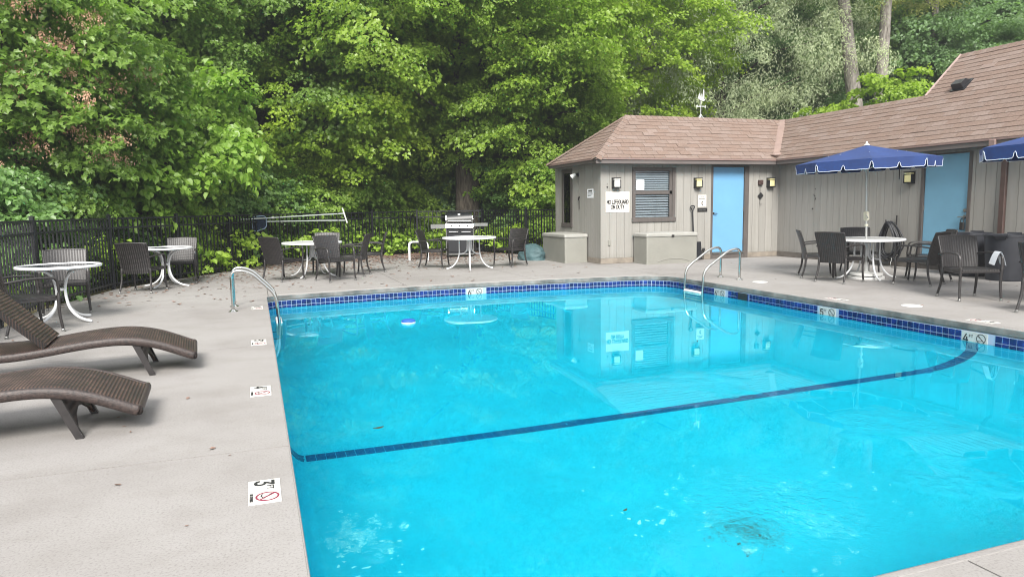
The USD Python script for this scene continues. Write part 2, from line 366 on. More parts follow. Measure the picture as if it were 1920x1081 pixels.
# pool water: one refracting surface with calm long waves and a few patches of small ripples
M["water"] = usdkit.material(stage, "/World/Looks/water", {
    "g": ("geometry", {}),
    "n1": ("noise_texture", {"scale": 1.3, "detail": 2.0, "roughness": 0.5}),
    "n2": ("noise_texture", {"scale": 17.0, "detail": 3.0, "roughness": 0.6, "distortion": 0.6}),
    "pm": ("noise_texture", {"scale": 0.85, "detail": 3.0, "roughness": 0.6}), "pr": ("map_range", {"from_min": 0.60, "from_max": 0.76, "to_min": 0.0, "to_max": 1.0, "clamp": True}),
    "sep": ("separate_xyz", {}), "yr": ("map_range", {"from_min": 3.0, "from_max": 6.0, "to_min": 1.0, "to_max": 0.05, "clamp": True}),
    "d1": ("vector_math", {"math_type": "distance", "vector2": (0.42, 3.45, -0.215)}), "d1r": ("map_range", {"from_min": 0.06, "from_max": 0.34, "to_min": 0.25, "to_max": 0.0, "clamp": True}),
    "d2": ("vector_math", {"math_type": "distance", "vector2": (2.55, 2.9, -0.215)}), "d2r": ("map_range", {"from_min": 0.1, "from_max": 0.75, "to_min": 0.5, "to_max": 0.0, "clamp": True}),
    "a1": ("math", {"math_type": "multiply"}), "a2": ("math", {"math_type": "maximum"}), "a3": ("math", {"math_type": "maximum"}),
    "k2": ("math", {"math_type": "multiply"}), "s2": ("math", {"math_type": "multiply", "value2": 0.02}), "s1": ("math", {"math_type": "multiply", "value2": 0.0007}), "sum": ("math", {"math_type": "add"}),
    "b": ("bump", {"strength": 1.0, "distance": 1.0, "use_object_space": False}),
    "w": ("glass_bsdf", {"color": (0.50, 0.98, 1.0), "IOR": 1.33, "roughness": 0.0}),
}, [("g.position", "n1.vector"), ("g.position", "n2.vector"), ("g.position", "pm.vector"), ("pm.fac", "pr.value"), ("g.position", "sep.vector"), ("sep.y", "yr.value"), ("g.position", "d1.vector1"), ("d1.value", "d1r.value"), ("g.position", "d2.vector1"), ("d2.value", "d2r.value"),
    ("pr.result", "a1.value1"), ("yr.result", "a1.value2"), ("a1.value", "a2.value1"), ("d1r.result", "a2.value2"), ("a2.value", "a3.value1"), ("d2r.result", "a3.value2"),
    ("n2.fac", "k2.value1"), ("a3.value", "k2.value2"), ("k2.value", "s2.value1"), ("n1.fac", "s1.value1"), ("s1.value", "sum.value1"), ("s2.value", "sum.value2"), ("sum.value", "b.height"), ("b.normal", "w.normal")], surface="w.BSDF")


def leaf_mat(name, dark, light, trans=0.52, cs=0.35, tint=(1.1, 1.25, 0.5), rough=0.4):
    return usdkit.material(stage, f"/World/Looks/{name}", {
        "g": ("geometry", {}),
        "n": ("noise_texture", {"scale": cs, "detail": 3.0, "roughness": 0.6}),
        "k": ("map_range", {"from_min": 0.0, "from_max": 1.0, "to_min": -0.22, "to_max": 0.22}), "ad": ("math", {"math_type": "add"}),
        "r": ("rgb_ramp", {"ramp": [(0.28, dark), (0.72, light)]}),
        "tt": ("mix", {"mix_type": "multiply", "fac": 1.0, "color2": tint}),
        "p": ("principled_bsdf", {"roughness": rough, "specular_ior_level": 0.5}), "t": ("translucent_bsdf", {}), "m": ("mix_closure", {"fac": trans}),
    }, [("g.position", "n.vector"), ("n.fac", "ad.value1"), ("g.random_per_island", "k.value"), ("k.result", "ad.value2"), ("ad.value", "r.fac"), ("r.color", "p.base_color"), ("r.color", "tt.color1"), ("tt.color", "t.color"), ("p.BSDF", "m.closure1"), ("t.BSDF", "m.closure2")], surface="m.closure")


L = {
    "maple_dark": leaf_mat("leaf_maple_dark", (0.160, 0.262, 0.050), (0.310, 0.450, 0.088)),
    "maple": leaf_mat("leaf_maple", (0.210, 0.318, 0.044), (0.400, 0.520, 0.074)),
    "yellow": leaf_mat("leaf_yellow_green", (0.225, 0.335, 0.036), (0.480, 0.580, 0.066)),
    "bright": leaf_mat("leaf_bright", (0.205, 0.335, 0.052), (0.420, 0.545, 0.105)),
    "grey": leaf_mat("leaf_grey_green", (0.36, 0.42, 0.25), (0.56, 0.61, 0.40), trans=0.25),
    "blue": leaf_mat("leaf_blue_green", (0.150, 0.250, 0.105), (0.290, 0.410, 0.180)),
    "needle": leaf_mat("leaf_needle", (0.12, 0.17, 0.09), (0.22, 0.28, 0.15), trans=0.15),
    "seed": leaf_mat("seed_pink", (0.46, 0.28, 0.18), (0.68, 0.45, 0.33), trans=0.35, tint=(1.1, 0.9, 0.7)),
    "under": leaf_mat("leaf_undergrowth", (0.29, 0.43, 0.06), (0.50, 0.62, 0.11)),
    "lilac": leaf_mat("leaf_shrub", (0.160, 0.280, 0.088), (0.325, 0.450, 0.160)),
    "olive": leaf_mat("leaf_olive", (0.28, 0.30, 0.10), (0.47, 0.46, 0.17)),
}

# ------------------------------------------------------------------ the pool
PX0, PX1, PY0, PY1, BOW = 0.13, 7.53, 1.90, 12.15, 0.33
WATER = -0.215
RC = [0.20, 0.25, 0.55, 0.22]
COVE, KL = 0.80, 0.20  # how far the floor curves up into the walls, and how much of that on the left


def outline(s, ne=64, na=9):
    """The pool's edge, s metres in: near side, right side, far side (bowed a little), left side."""
    x0, x1, y0, y1 = PX0 + (s * KL if s < COVE else s - COVE * (1 - KL)), PX1 - s, PY0 + s, PY1 - s
    r = [max(q - s, 0.012) for q in RC]
    pts = []
    cs = [((x0, y0), 180), ((x1, y0), 270), ((x1, y1), 0), ((x0, y1), 90)]
    for k, ((cx, cy), a0) in enumerate(cs):
        sx, sy = (1, -1, -1, 1)[k], (1, 1, -1, -1)[k]
        c = (cx + sx * r[k], cy + sy * r[k])
        for a in np.radians(np.linspace(a0, a0 + 90, na)):
            pts.append((c[0] + r[k] * math.cos(a), c[1] + r[k] * math.sin(a)))
        (nx, ny), _ = cs[(k + 1) % 4]; q = (k + 1) % 4
        tx, ty = (1, -1, -1, 1)[q], (1, 1, -1, -1)[q]
        a = np.array(pts[-1])
        b = np.array([(nx + tx * r[q], ny), (nx, ny + ty * r[q]), (nx, ny), (nx, ny)][0] if False else ((nx - r[q], ny) if k == 0 else (nx, ny - r[q]) if k == 1 else (nx + r[q], ny) if k == 2 else (nx, ny + r[q])))
        for t in np.linspace(0, 1, ne + 2)[1:-1]:
            pts.append(tuple(a + (b - a) * t))
    P = np.array(pts)
    w = np.clip((P[:, 1] - (PY1 - 2.0)) / 2.0, 0, 1)
    P[:, 1] += BOW * w * np.sin(np.pi * np.clip((P[:, 0] - PX0) / (PX1 - PX0), 0, 1))
    return P


def floor_z(y):
    return WATER - np.interp(y, [1.9, 3.58, 5.66, 7.81, 10.65, 12.6], [0.84, 0.95, 1.21, 1.48, 1.80, 1.92])




def ring_mesh(loops):
    n = len(loops[0]); V = np.vstack(loops); F = []
    for i in range(len(loops) - 1):
        for k in range(n):
            l = (k + 1) % n
            F += [[i * n + k, i * n + l, (i + 1) * n + l], [i * n + k, (i + 1) * n + l, (i + 1) * n + k]]
    return V, np.array(F)


pool = tag(UsdGeom.Xform.Define(stage, "/World/pool_basin").GetPrim(), "sky blue painted pool basin with dark blue waterline tiles", "pool", kind="structure")
O0 = outline(0.0)
loops = []
for z in (-0.262, -0.30):
    loops.append(np.column_stack([O0, np.full(len(O0), z)]))
for th in np.linspace(0, np.pi / 2, 14):
    s = COVE * (1 - math.cos(th)); P = outline(s); loops.append(np.column_stack([P, floor_z(P[:, 1]) + COVE * (1 - math.sin(th))]))
for s in np.linspace(COVE, 3.65, 9)[1:]:
    P = outline(s); loops.append(np.column_stack([P, floor_z(P[:, 1])]))
v, f = ring_mesh(loops)
c = len(v); n0 = len(O0); b0 = c - n0
v = np.vstack([v, [v[b0:, 0].mean(), v[b0:, 1].mean(), floor_z(v[b0:, 1].mean())]])
f = np.vstack([f, [[b0 + k, b0 + (k + 1) % n0, c] for k in range(n0)]])
obj("shell", (v, f), M["plaster"], pool, smooth=True)
obj("grout", ring_mesh([np.column_stack([outline(o), np.full(n0, z)]) for o, z in ((-0.04, -0.100), (0.0, -0.100), (0.0, -0.262), (-0.02, -0.262))]), M["grout"], pool, smooth=30)
# the waterline tiles: two rows; signs and the skimmer mouth interrupt them
SEG = np.vstack([O0, O0[:1]]); LEN = np.concatenate([[0], np.cumsum(np.linalg.norm(np.diff(SEG, axis=0), axis=1))])


def along(q):
    q = q % LEN[-1]; i = min(np.searchsorted(LEN, q, "right") - 1, len(LEN) - 2)
    t = (SEG[i + 1] - SEG[i]) / max(np.linalg.norm(SEG[i + 1] - SEG[i]), 1e-9)
    return SEG[i] + t * (q - LEN[i]), t


WALL_SIGNS = [("R", 5.635, "4"), ("R", 7.82, "5"), ("R", 10.30, "6"), ("F", 3.76, "6")]
SK_Y = (9.55, 9.81)
pitch = LEN[-1] / round(LEN[-1] / 0.079)
near_tiles, rest_tiles = [], []
for k in range(int(round(LEN[-1] / pitch))):
    p, t = along((k + 0.5) * pitch); nrm = np.array([-t[1], t[0]])
    right, far = p[0] > PX1 - 0.6 and p[1] > 2.2, p[1] > PY1 - 0.3
    if any((w == "R" and right and abs(p[1] - q) < 0.195) or (w == "F" and far and abs(p[0] - q) < 0.195) for w, q, _ in WALL_SIGNS) or (right and SK_Y[0] - 0.03 < p[1] < SK_Y[1] + 0.03):
        continue
    for z0, z1 in ((-0.1775, -0.1070), (-0.2560, -0.1855)):
        m = xf(bx(-0.0362, 0.0362, -0.003, 0.005, z0, z1, 0.0025), frame((t[0], t[1], 0), (nrm[0], nrm[1], 0), (0, 0, 1)), (p[0], p[1], 0))
        dist = np.hypot(p[0], p[1])
        seen = (right and p[1] > 4.6) or (far and p[0] > 0.2)
        (near_tiles if seen else rest_tiles).append((dist + (0 if z0 > -0.2 else 3), m))
near_tiles.sort(key=lambda q: q[0])
for _, m in near_tiles[:296]:
    obj("waterline_tile", m, M["pool_tile"], pool)
obj("waterline_tiling", cat([m for _, m in near_tiles[296:] + rest_tiles]), M["pool_tile"], pool, kind="stuff")
# the dark tiled line across the floor and up both walls
th = np.linspace(0, np.pi / 2, 24); yb = 5.66; zb = float(floor_z(yb))
left = [(PX0 + 0.0, WATER - 0.06)] + [(PX0 + COVE * (1 - math.cos(a)), zb + COVE * (1 - math.sin(a))) for a in th]
prof = np.array([(PX0 + (x - PX0) * KL, z) for x, z in left] + [(PX0 + PX1 - x, z) for x, z in left[::-1]])
pl = np.concatenate([[0], np.cumsum(np.linalg.norm(np.diff(prof, axis=0), axis=1))]); nb = int(pl[-1] / 0.079)
for k in range(nb):
    q = (k + 0.5) * pl[-1] / nb
    x, z = np.interp(q, pl, prof[:, 0]), np.interp(q, pl, prof[:, 1])
    tx, tz = np.interp(q + 0.01, pl, prof[:, 0]) - np.interp(q - 0.01, pl, prof[:, 0]), np.interp(q + 0.01, pl, prof[:, 1]) - np.interp(q - 0.01, pl, prof[:, 1])
    ln = math.hypot(tx, tz); t = np.array([tx / ln, 0, tz / ln]); n_ = np.array([-tz / ln, 0, tx / ln])
    for r_ in (-1, 1):
        m = bx(-0.0382, 0.0382, -0.035, 0.035, -0.004, 0.006, 0.002)
        yy = yb + 0.20 * (1 - min(max((x - PX0) / (PX1 - PX0), 0), 1)) ** 1.3 + r_ * 0.0362; dz = float(floor_z(yy)) - zb
        obj("floor_line_tile", xf(m, frame(t, np.cross(n_, t), n_), (x, yy, z + dz)), M["floor_tile"], pool)
obj("skimmer_mouth", cat([xf(bx(-0.004, 0.012, SK_Y[0], SK_Y[1], -0.262, -0.105), t=(PX1, 0, 0)), ]), M["ink"], pool)
rim = cat([bx(PX1 - 0.008, PX1 + 0.004, SK_Y[0] - 0.02, SK_Y[0], -0.262, -0.105), bx(PX1 - 0.008, PX1 + 0.004, SK_Y[1], SK_Y[1] + 0.02, -0.262, -0.105)])
obj("skimmer_rim", rim, M["pool_tile"], pool)
wp = Polygon(outline(0.001, 20, 6))
wt = trimesh.creation.triangulate_polygon(wp, engine="earcut")
obj("pool_water", (np.column_stack([wt[0], np.full(len(wt[0]), WATER)]), wt[1] if np.cross(np.append(wt[0][wt[1][0][1]] - wt[0][wt[1][0][0]], 0), np.append(wt[0][wt[1][0][2]] - wt[0][wt[1][0][0]], 0))[2] > 0 else wt[1][:, ::-1]), M["water"], label="clear still cyan pool water with small ripples near the front", cat="water", kind="structure")
rng = np.random.default_rng(5)
fl = []
for k in range(230):
    a, r_ = rng.uniform(0, 2 * np.pi), abs(rng.normal(0, 0.16)); px, py = 2.75 + r_ * math.cos(a) * 0.8, 3.42 + r_ * math.sin(a) * 1.1
    s = rng.uniform(0.005, 0.019)
    fl.append(xf(hull(np.array([[-1, -.4, 0], [1, -.3, 0], [.8, .5, 0], [-.7, .4, 0], [0, 0, .25]]) * s), t=(px, py, float(floor_z(py)) + 0.001), rz=rng.uniform(0, 6)))
obj("floor_debris", cat(fl), M["dead_leaf"], kind="stuff", label="dark specks of debris gathered on the pool floor", cat="debris")

wf = []  # clusters of small irregular pale flecks laid just above the pool floor
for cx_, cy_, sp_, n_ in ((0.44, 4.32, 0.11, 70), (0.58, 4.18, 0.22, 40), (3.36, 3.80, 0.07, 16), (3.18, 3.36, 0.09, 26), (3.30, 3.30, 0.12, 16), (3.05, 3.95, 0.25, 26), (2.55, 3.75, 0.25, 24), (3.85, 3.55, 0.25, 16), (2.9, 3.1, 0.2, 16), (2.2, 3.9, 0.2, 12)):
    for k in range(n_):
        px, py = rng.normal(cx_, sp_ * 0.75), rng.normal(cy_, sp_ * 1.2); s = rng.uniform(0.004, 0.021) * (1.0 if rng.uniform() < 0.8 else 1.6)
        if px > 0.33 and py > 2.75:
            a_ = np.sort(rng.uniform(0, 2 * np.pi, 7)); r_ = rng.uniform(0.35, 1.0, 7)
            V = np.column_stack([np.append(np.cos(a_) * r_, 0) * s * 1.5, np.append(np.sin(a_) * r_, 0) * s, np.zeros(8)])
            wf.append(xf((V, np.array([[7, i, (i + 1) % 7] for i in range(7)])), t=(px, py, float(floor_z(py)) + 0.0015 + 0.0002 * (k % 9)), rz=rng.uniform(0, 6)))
obj("worn_paint", cat(wf), mat("worn_paint", (0.72, 0.80, 0.80), 0.8), kind="stuff", label="pale flecks on the painted pool floor near the front", cat="worn paint")

# ------------------------------------------------------------------ deck, ground
FENCE = [(-2.98, 5.0), (-2.98, 8.5), (-2.98, 11.9), (-2.45, 14.47), (-1.50, 16.1), (-0.55, 17.7), (0.15, 18.95), (1.65, 20.2), (3.26, 21.15), (4.7, 21.6), (6.6, 21.0), (7.25, 18.9), (7.60, 17.66)]
BX0, BY0, WX = 7.63, 15.0, 12.7
deck_poly = Polygon([(-2.95, -5)] + [(x + 0.02, y) for x, y in FENCE[:5]] + [(x + 0.03, y - 0.03) for x, y in FENCE[5:]] + [(BX0 + 0.01, 17.6), (BX0 + 0.01, BY0 + 0.01), (WX + 0.01, BY0 + 0.01), (WX + 0.01, -5)])
hole = Polygon(outline(-0.0515))
deck_poly_h = deck_poly.difference(hole)
deck = tag(UsdGeom.Xform.Define(stage, "/World/pool_deck").GetPrim(), "pale grey concrete deck around the pool, cast in slabs", "deck", kind="structure")
obj("joint_filler", prism(deck_poly.difference(Polygon(outline(-0.03))), -0.09, -0.010), M["joint"], deck)
cells = []
ys = [-5, -2.4, 0.92, 4.25, 7.60, 10.95, 12.2]
for a, b in zip(ys, ys[1:]):
    cells.append(sbox(-5, a, PX0 + 0.02, b)); cells.append(sbox(PX1 - 0.05, a, 9.9, b)); cells.append(sbox(9.9, a, 14, b))
xs = [PX0 + 0.02, 2.5, 4.95, PX1 - 0.05]
for a, b in zip(xs, xs[1:]):
    cells.append(sbox(a, -5, b, -2.4)); cells.append(sbox(a, -2.4, b, 2.2)); cells.append(sbox(a, 11.9, b, 14.9)); cells.append(sbox(a, 14.9, b, 18.2)); cells.append(sbox(a, 18.2, b, 23))
for a, b in ((12.2, 14.9), (14.9, 18.2), (18.2, 23)):
    cells.append(sbox(-5, a, PX0 + 0.02, b)); cells.append(sbox(PX1 - 0.05, a, 9.9, b)); cells.append(sbox(9.9, a, 14, b))
for cpoly in cells:
    g = deck_poly.intersection(cpoly).buffer(-0.005, join_style=2).difference(hole)
    for q in getattr(g, "geoms", [g]):
        if q.area > 0.05:
            obj("slab", prism(q, -0.10, 0.0), M["concrete"], deck)
cop = ring_mesh([np.column_stack([outline(o), np.full(n0, z)]) for o, z in ((-0.052, -0.006), (-0.046, -0.0005), (-0.020, -0.0005), (-0.006, -0.005), (0.0, -0.014))])
obj("coping_top", cop, M["concrete"], deck, smooth=40)
cs_ = ring_mesh([np.column_stack([outline(o), np.full(n0, z)]) for o, z in ((0.0, -0.014), (0.004, -0.03), (0.004, -0.075), (-0.002, -0.095), (-0.02, -0.106), (-0.05, -0.106))])
obj("coping_side", cs_, M["coping_side"], deck, smooth=40, label="stained grey green edge of the coping above the tiles")
gp = Polygon([(-110, -110), (130, -110), (130, 130), (-110, 130)]).difference(deck_poly.buffer(-0.06))
gt = trimesh.creation.triangulate_polygon(gp, engine="earcut")
obj("forest_ground", (np.column_stack([gt[0], np.full(len(gt[0]), -0.05)]), gt[1]), M["soil"], label="dark forest floor beyond the fence", cat="ground", kind="structure")

# ------------------------------------------------------------------ pool house
house = thing("pool_house", "grey board clad pool house with brown shingled roof and two blue doors", "building")


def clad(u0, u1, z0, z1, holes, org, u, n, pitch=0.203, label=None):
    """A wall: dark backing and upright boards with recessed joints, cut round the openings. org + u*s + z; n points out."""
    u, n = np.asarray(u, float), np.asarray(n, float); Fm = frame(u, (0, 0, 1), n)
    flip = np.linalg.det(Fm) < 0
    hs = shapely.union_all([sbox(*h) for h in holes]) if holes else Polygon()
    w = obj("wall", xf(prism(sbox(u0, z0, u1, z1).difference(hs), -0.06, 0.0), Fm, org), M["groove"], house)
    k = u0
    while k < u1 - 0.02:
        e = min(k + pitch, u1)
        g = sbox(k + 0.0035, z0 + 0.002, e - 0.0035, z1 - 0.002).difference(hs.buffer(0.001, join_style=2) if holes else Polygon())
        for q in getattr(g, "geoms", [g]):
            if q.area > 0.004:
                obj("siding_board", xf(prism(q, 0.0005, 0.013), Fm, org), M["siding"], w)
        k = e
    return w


EZ = 2.325
# openings: (u0, z0, u1, z1)
WIN = (8.44, 0.965, 9.62, 2.245)
D1 = (10.65, 0.0, 11.765, 2.30)
D2 = (9.735, 0.0, 10.815, 2.275)
SW = (16.56, 0.835, 17.20, 2.30)
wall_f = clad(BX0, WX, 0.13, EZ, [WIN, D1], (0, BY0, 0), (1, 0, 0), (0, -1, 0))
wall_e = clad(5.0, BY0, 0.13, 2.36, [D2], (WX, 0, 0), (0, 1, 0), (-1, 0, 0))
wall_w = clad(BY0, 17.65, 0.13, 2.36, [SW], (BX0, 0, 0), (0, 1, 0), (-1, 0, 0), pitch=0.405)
obj("wall", cat([bx(BX0, 17.5, 17.50, 17.55, 0.0, 2.4), bx(17.45, 17.5, 5, 17.5, 0, 2.4), bx(WX + 0.1, 17.5, 5.0, 5.05, 0, 2.4)]), M["siding"], house)
obj("baseboard", cat([bx(BX0 - 0.012, WX, BY0 - 0.022, BY0 + 0.02, 0.003, 0.128, 0.003), bx(BX0 - 0.022, BX0 + 0.02, BY0 - 0.0215, 17.64, 0.0035, 0.1275, 0.003)]), mat("base_board", (0.1716, 0.1482, 0.1209), 0.8, var=0.25, scale=5), house)
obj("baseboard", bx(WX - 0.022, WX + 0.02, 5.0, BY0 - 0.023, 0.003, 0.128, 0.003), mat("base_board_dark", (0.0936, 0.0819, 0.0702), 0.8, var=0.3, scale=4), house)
obj("corner_board", cat([bx(BX0 - 0.020, BX0 + 0.055, BY0 - 0.020, BY0 - 0.0005, 0.13, EZ, 0.003)]), M["siding"], house)
# window with blinds
wz0, wz1, wx0, wx1 = WIN[1], WIN[3], WIN[0], WIN[2]
fr = [bx(wx0, wx0 + 0.085, BY0 - 0.035, BY0 + 0.06, wz0, wz1, 0.004), bx(wx1 - 0.085, wx1, BY0 - 0.035, BY0 + 0.06, wz0, wz1, 0.004),
      bx(wx0 + 0.085, wx1 - 0.085, BY0 - 0.034, BY0 + 0.06, wz1 - 0.07, wz1, 0.004), bx(wx0 - 0.01, wx1 + 0.01, BY0 - 0.05, BY0 + 0.06, wz0 - 0.005, wz0 + 0.10, 0.006),
      bx(wx0 + 0.085, wx1 - 0.085, BY0 - 0.012, BY0 + 0.05, 1.615, 1.70, 0.004), bx(wx1 - 0.155, wx1 - 0.085, BY0 - 0.012, BY0 + 0.05, wz0 + 0.10, wz1 - 0.07, 0.003)]
win = obj("window", cat(fr), M["trim"], house)
for z0, z1 in ((wz0 + 0.10, 1.615), (1.70, wz1 - 0.07)):
    obj("pane", bx(wx0 + 0.085, wx1 - 0.155, BY0 + 0.012, BY0 + 0.016, z0, z1), M["pane"], win)
    n_s = 9
    for k in range(n_s):
        zc = z0 + (k + 0.5) * (z1 - z0) / n_s
        sl = bx(wx0 + 0.09, wx1 - 0.16, -0.024, 0.024, -0.0012, 0.0012)
        a = math.radians(52); Rm = np.array([[1, 0, 0], [0, math.cos(a), -math.sin(a)], [0, math.sin(a), math.cos(a)]])
        obj("slat", xf(sl, Rm, (0, BY0 + 0.040, zc)), M["white_plastic"], win)
obj("paper_note", bx(8.565, 8.775, BY0 + 0.004, BY0 + 0.0055, 1.72, 1.96), M["paper"], win, label="white paper notice taped inside the upper sash")
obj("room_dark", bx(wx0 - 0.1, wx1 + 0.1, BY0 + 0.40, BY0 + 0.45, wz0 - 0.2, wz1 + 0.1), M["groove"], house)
sy0, sz0, sy1, sz1 = SW
swn = obj("window", cat([bx(BX0 - 0.03, BX0 + 0.05, sy0, sy0 + 0.11, sz0, sz1, 0.004), bx(BX0 - 0.03, BX0 + 0.05, sy1 - 0.11, sy1, sz0, sz1, 0.004), bx(BX0 - 0.029, BX0 + 0.05, sy0 + 0.11, sy1 - 0.11, sz1 - 0.10, sz1, 0.004), bx(BX0 - 0.045, BX0 + 0.05, sy0 - 0.01, sy1 + 0.01, sz0 - 0.004, sz0 + 0.10, 0.005)]), M["trim"], house, label="tall narrow window on the side wall")
obj("pane", bx(BX0 - 0.016, BX0 - 0.012, sy0 + 0.11, sy1 - 0.11, sz0 + 0.10, sz1 - 0.10), M["pane"], swn)
for q, wq in ((0.02, 0.15), (0.24, 0.16)):
    cp = [(BX0 + 0.000 + 0.006 * math.sin(k * 1.7), sy0 + 0.11 + q + wq * k / 12.0) for k in range(13)]
    V = np.array([(c_[0], c_[1], z) for z in (sz0 + 0.09, sz1 - 0.09) for c_ in cp])
    obj("curtain", (V, np.array([[k, k + 1, k + 14] for k in range(12)] + [[k, k + 14, k + 13] for k in range(12)])), M["white_plastic"], swn, smooth=True)
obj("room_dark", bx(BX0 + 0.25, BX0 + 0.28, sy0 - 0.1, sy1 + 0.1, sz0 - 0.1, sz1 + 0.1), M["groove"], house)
# doors
x0, _, x1, zt = D1
df = obj("door_frame", cat([bx(x0, x0 + 0.05, BY0 - 0.03, BY0 + 0.06, 0.0, zt, 0.003), bx(x1 - 0.13, x1, BY0 - 0.03, BY0 + 0.06, 0.0, zt, 0.003), bx(x0 + 0.05, x1 - 0.13, BY0 - 0.029, BY0 + 0.06, zt - 0.03, zt, 0.003), bx(x0 + 0.05, x1 - 0.13, BY0 - 0.025, BY0 + 0.06, 0.0, 0.12, 0.004)]), M["trim"], house)
obj("threshold", bx(x0 + 0.052, x1 - 0.132, BY0 - 0.05, BY0 + 0.05, 0.122, 0.165, 0.004), M["grey_steel"], house)
dr = obj("door", bx(x0 + 0.053, x1 - 0.133, BY0 + 0.012, BY0 + 0.05, 0.168, zt - 0.033, 0.003), M["door_blue"], house, label="plain sky blue door beside the window")
obj("handle", cat([tube([(x0 + 0.095, BY0 + 0.012, 1.13), (x0 + 0.095, BY0 - 0.035, 1.13)], 0.012, 8), tube([(x0 + 0.095, BY0 - 0.035, 1.13), (x0 + 0.175, BY0 - 0.036, 1.125)], 0.010, 8), xf(disc(0.027, 0, 0.008, 14), frame((1, 0, 0), (0, 0, 1), (0, -1, 0)), (x0 + 0.095, BY0 + 0.012, 1.13))]), M["dark_metal"], dr)
y0, _, y1, zt2 = D2
obj("door_frame", cat([bx(WX - 0.03, WX + 0.06, y0, y0 + 0.065, 0.0, zt2, 0.003), bx(WX - 0.03, WX + 0.06, y1 - 0.065, y1, 0.0, zt2, 0.003), bx(WX - 0.029, WX + 0.06, y0 + 0.065, y1 - 0.065, zt2 - 0.02, zt2, 0.003), bx(WX - 0.025, WX + 0.06, y0 + 0.065, y1 - 0.065, 0, 0.10, 0.004)]), M["trim"], house)
obj("threshold", bx(WX - 0.05, WX + 0.05, y0 + 0.067, y1 - 0.067, 0.102, 0.145, 0.004), M["grey_steel"], house)
dr2 = obj("door", bx(WX + 0.012, WX + 0.05, y0 + 0.068, y1 - 0.068, 0.148, zt2 - 0.023, 0.003), M["door_blue2"], house, label="blue door behind the umbrella, with a lock box")
for z in (0.40, 1.22, 2.05):
    obj("hinge", tube([(x1 - 0.137, BY0 + 0.006, z - 0.05), (x1 - 0.137, BY0 + 0.006, z + 0.05)], 0.009, 7), M["grey_steel"], dr)
    obj("hinge", tube([(WX + 0.006, y1 - 0.072, z - 0.05), (WX + 0.006, y1 - 0.072, z + 0.05)], 0.009, 7), M["grey_steel"], dr2)
yl = y0 + 0.12
obj("lock", cat([xf(disc(0.034, 0, 0.02, 16), frame((0, 1, 0), (0, 0, 1), (-1, 0, 0)), (WX + 0.012, yl, 1.17)), xf(disc(0.036, 0, 0.022, 16), frame((0, 1, 0), (0, 0, 1), (-1, 0, 0)), (WX + 0.012, yl, 1.05)), tube([(WX + 0.01, yl, 1.05), (WX - 0.05, yl, 1.05)], 0.013, 8), tube([(WX - 0.05, yl, 1.05), (WX - 0.052, yl + 0.10, 1.045)], 0.011, 8)]), M["grey_steel"], dr2)
obj("lock_box", cat([bx(WX - 0.075, WX - 0.03, yl - 0.045, yl + 0.045, 0.80, 0.95, 0.012), tube(fillet([(WX - 0.05, yl - 0.03, 0.94), (WX - 0.05, yl - 0.03, 1.02), (WX - 0.05, yl + 0.03, 1.02), (WX - 0.05, yl + 0.03, 0.94)], 0.03), 0.007, 6)]), M["dark_metal"], dr2)
# fascias, soffits
obj("fascia", bx(7.36, 12.349, 14.70, 14.735, 2.315, 2.425, 0.004), M["fascia"], house)
obj("fascia", bx(12.35, 12.385, 5.0, 14.70, 2.315, 2.425, 0.004), M["fascia"], house)
obj("fascia", bx(7.36, 7.395, 14.736, 17.50, 2.345, 2.425, 0.004), M["fascia"], house)
obj("soffit", cat([bx(7.396, 12.7, 14.736, 15.0, 2.322, 2.332), bx(12.386, 12.7, 5.0, 14.735, 2.3225, 2.3325), bx(7.396, 7.63, 15.001, 17.5, 2.352, 2.362)]), M["fascia"], house)
obj("drip_edge", cat([bx(7.345, 12.345, 14.675, 14.70, 2.405, 2.44, 0.003), bx(12.325, 12.35, 5.0, 14.70, 2.405, 2.44, 0.003), bx(7.335, 7.36, 14.70, 17.5, 2.405, 2.44, 0.003)]), M["drip"], house)
obj("downspout", cat([bx(12.62, 12.68, 9.05, 9.15, 0.06, 2.20, 0.008), tube([(12.65, 9.10, 2.19), (12.45, 9.10, 2.33)], 0.042, 8), tube([(12.65, 9.10, 0.07), (12.55, 9.10, 0.03)], 0.042, 8)]), mat("downspout_brown", (0.0663, 0.04056, 0.0351), 0.45, var=0.15), house)
obj("gutter_outlet", bx(12.30, 12.345, 9.05, 9.17, 2.30, 2.42, 0.01), M["drip"], house)
# roof: planes, then shingle courses
SL = 0.932; ZE = 2.44; YE, XE = 14.69, 12.335; YR = 15.88; XR_ = XE + (YR - YE); ZR = ZE + SL * (YR - YE)
XT, ZT = 14.5, ZE + SL * (14.5 - XE); YG = 11.52
A1, A2, AP = np.array([7.345, YE, ZE]), np.array([7.345, 17.5, 2.465]), np.array([8.75, YR, ZR])
VB, VT = np.array([XE, YE, ZE]), np.array([XR_, YR, ZR])
front_poly3 = [A1, VB, VT, AP]
west_poly3 = [A1, AP, A2]
east_poly3 = [VB, VT, np.array([XR_, YG, ZR]), np.array([XT, YG, ZT]), np.array([XT, 5.0, ZT]), np.array([XE, 5.0, ZE])]
back = [np.array([AP, A2, [17.5, 17.5, 2.465], [17.5, YR, ZR]]), np.array([[XT, YG, ZT], [XT, 5, ZT], [17.5, 5, 2.46], [17.5, YG, 2.46]]), np.array([[XR_, YG, ZR], [XR_, YR, ZR], [16, YR, ZR - 1.2], [16, YG, ZR - 1.2]]), np.array([[XE, YG, ZE], [XT, YG, ZT], [17.5, YG, 2.46], [17.5, YG, 2.30]])]


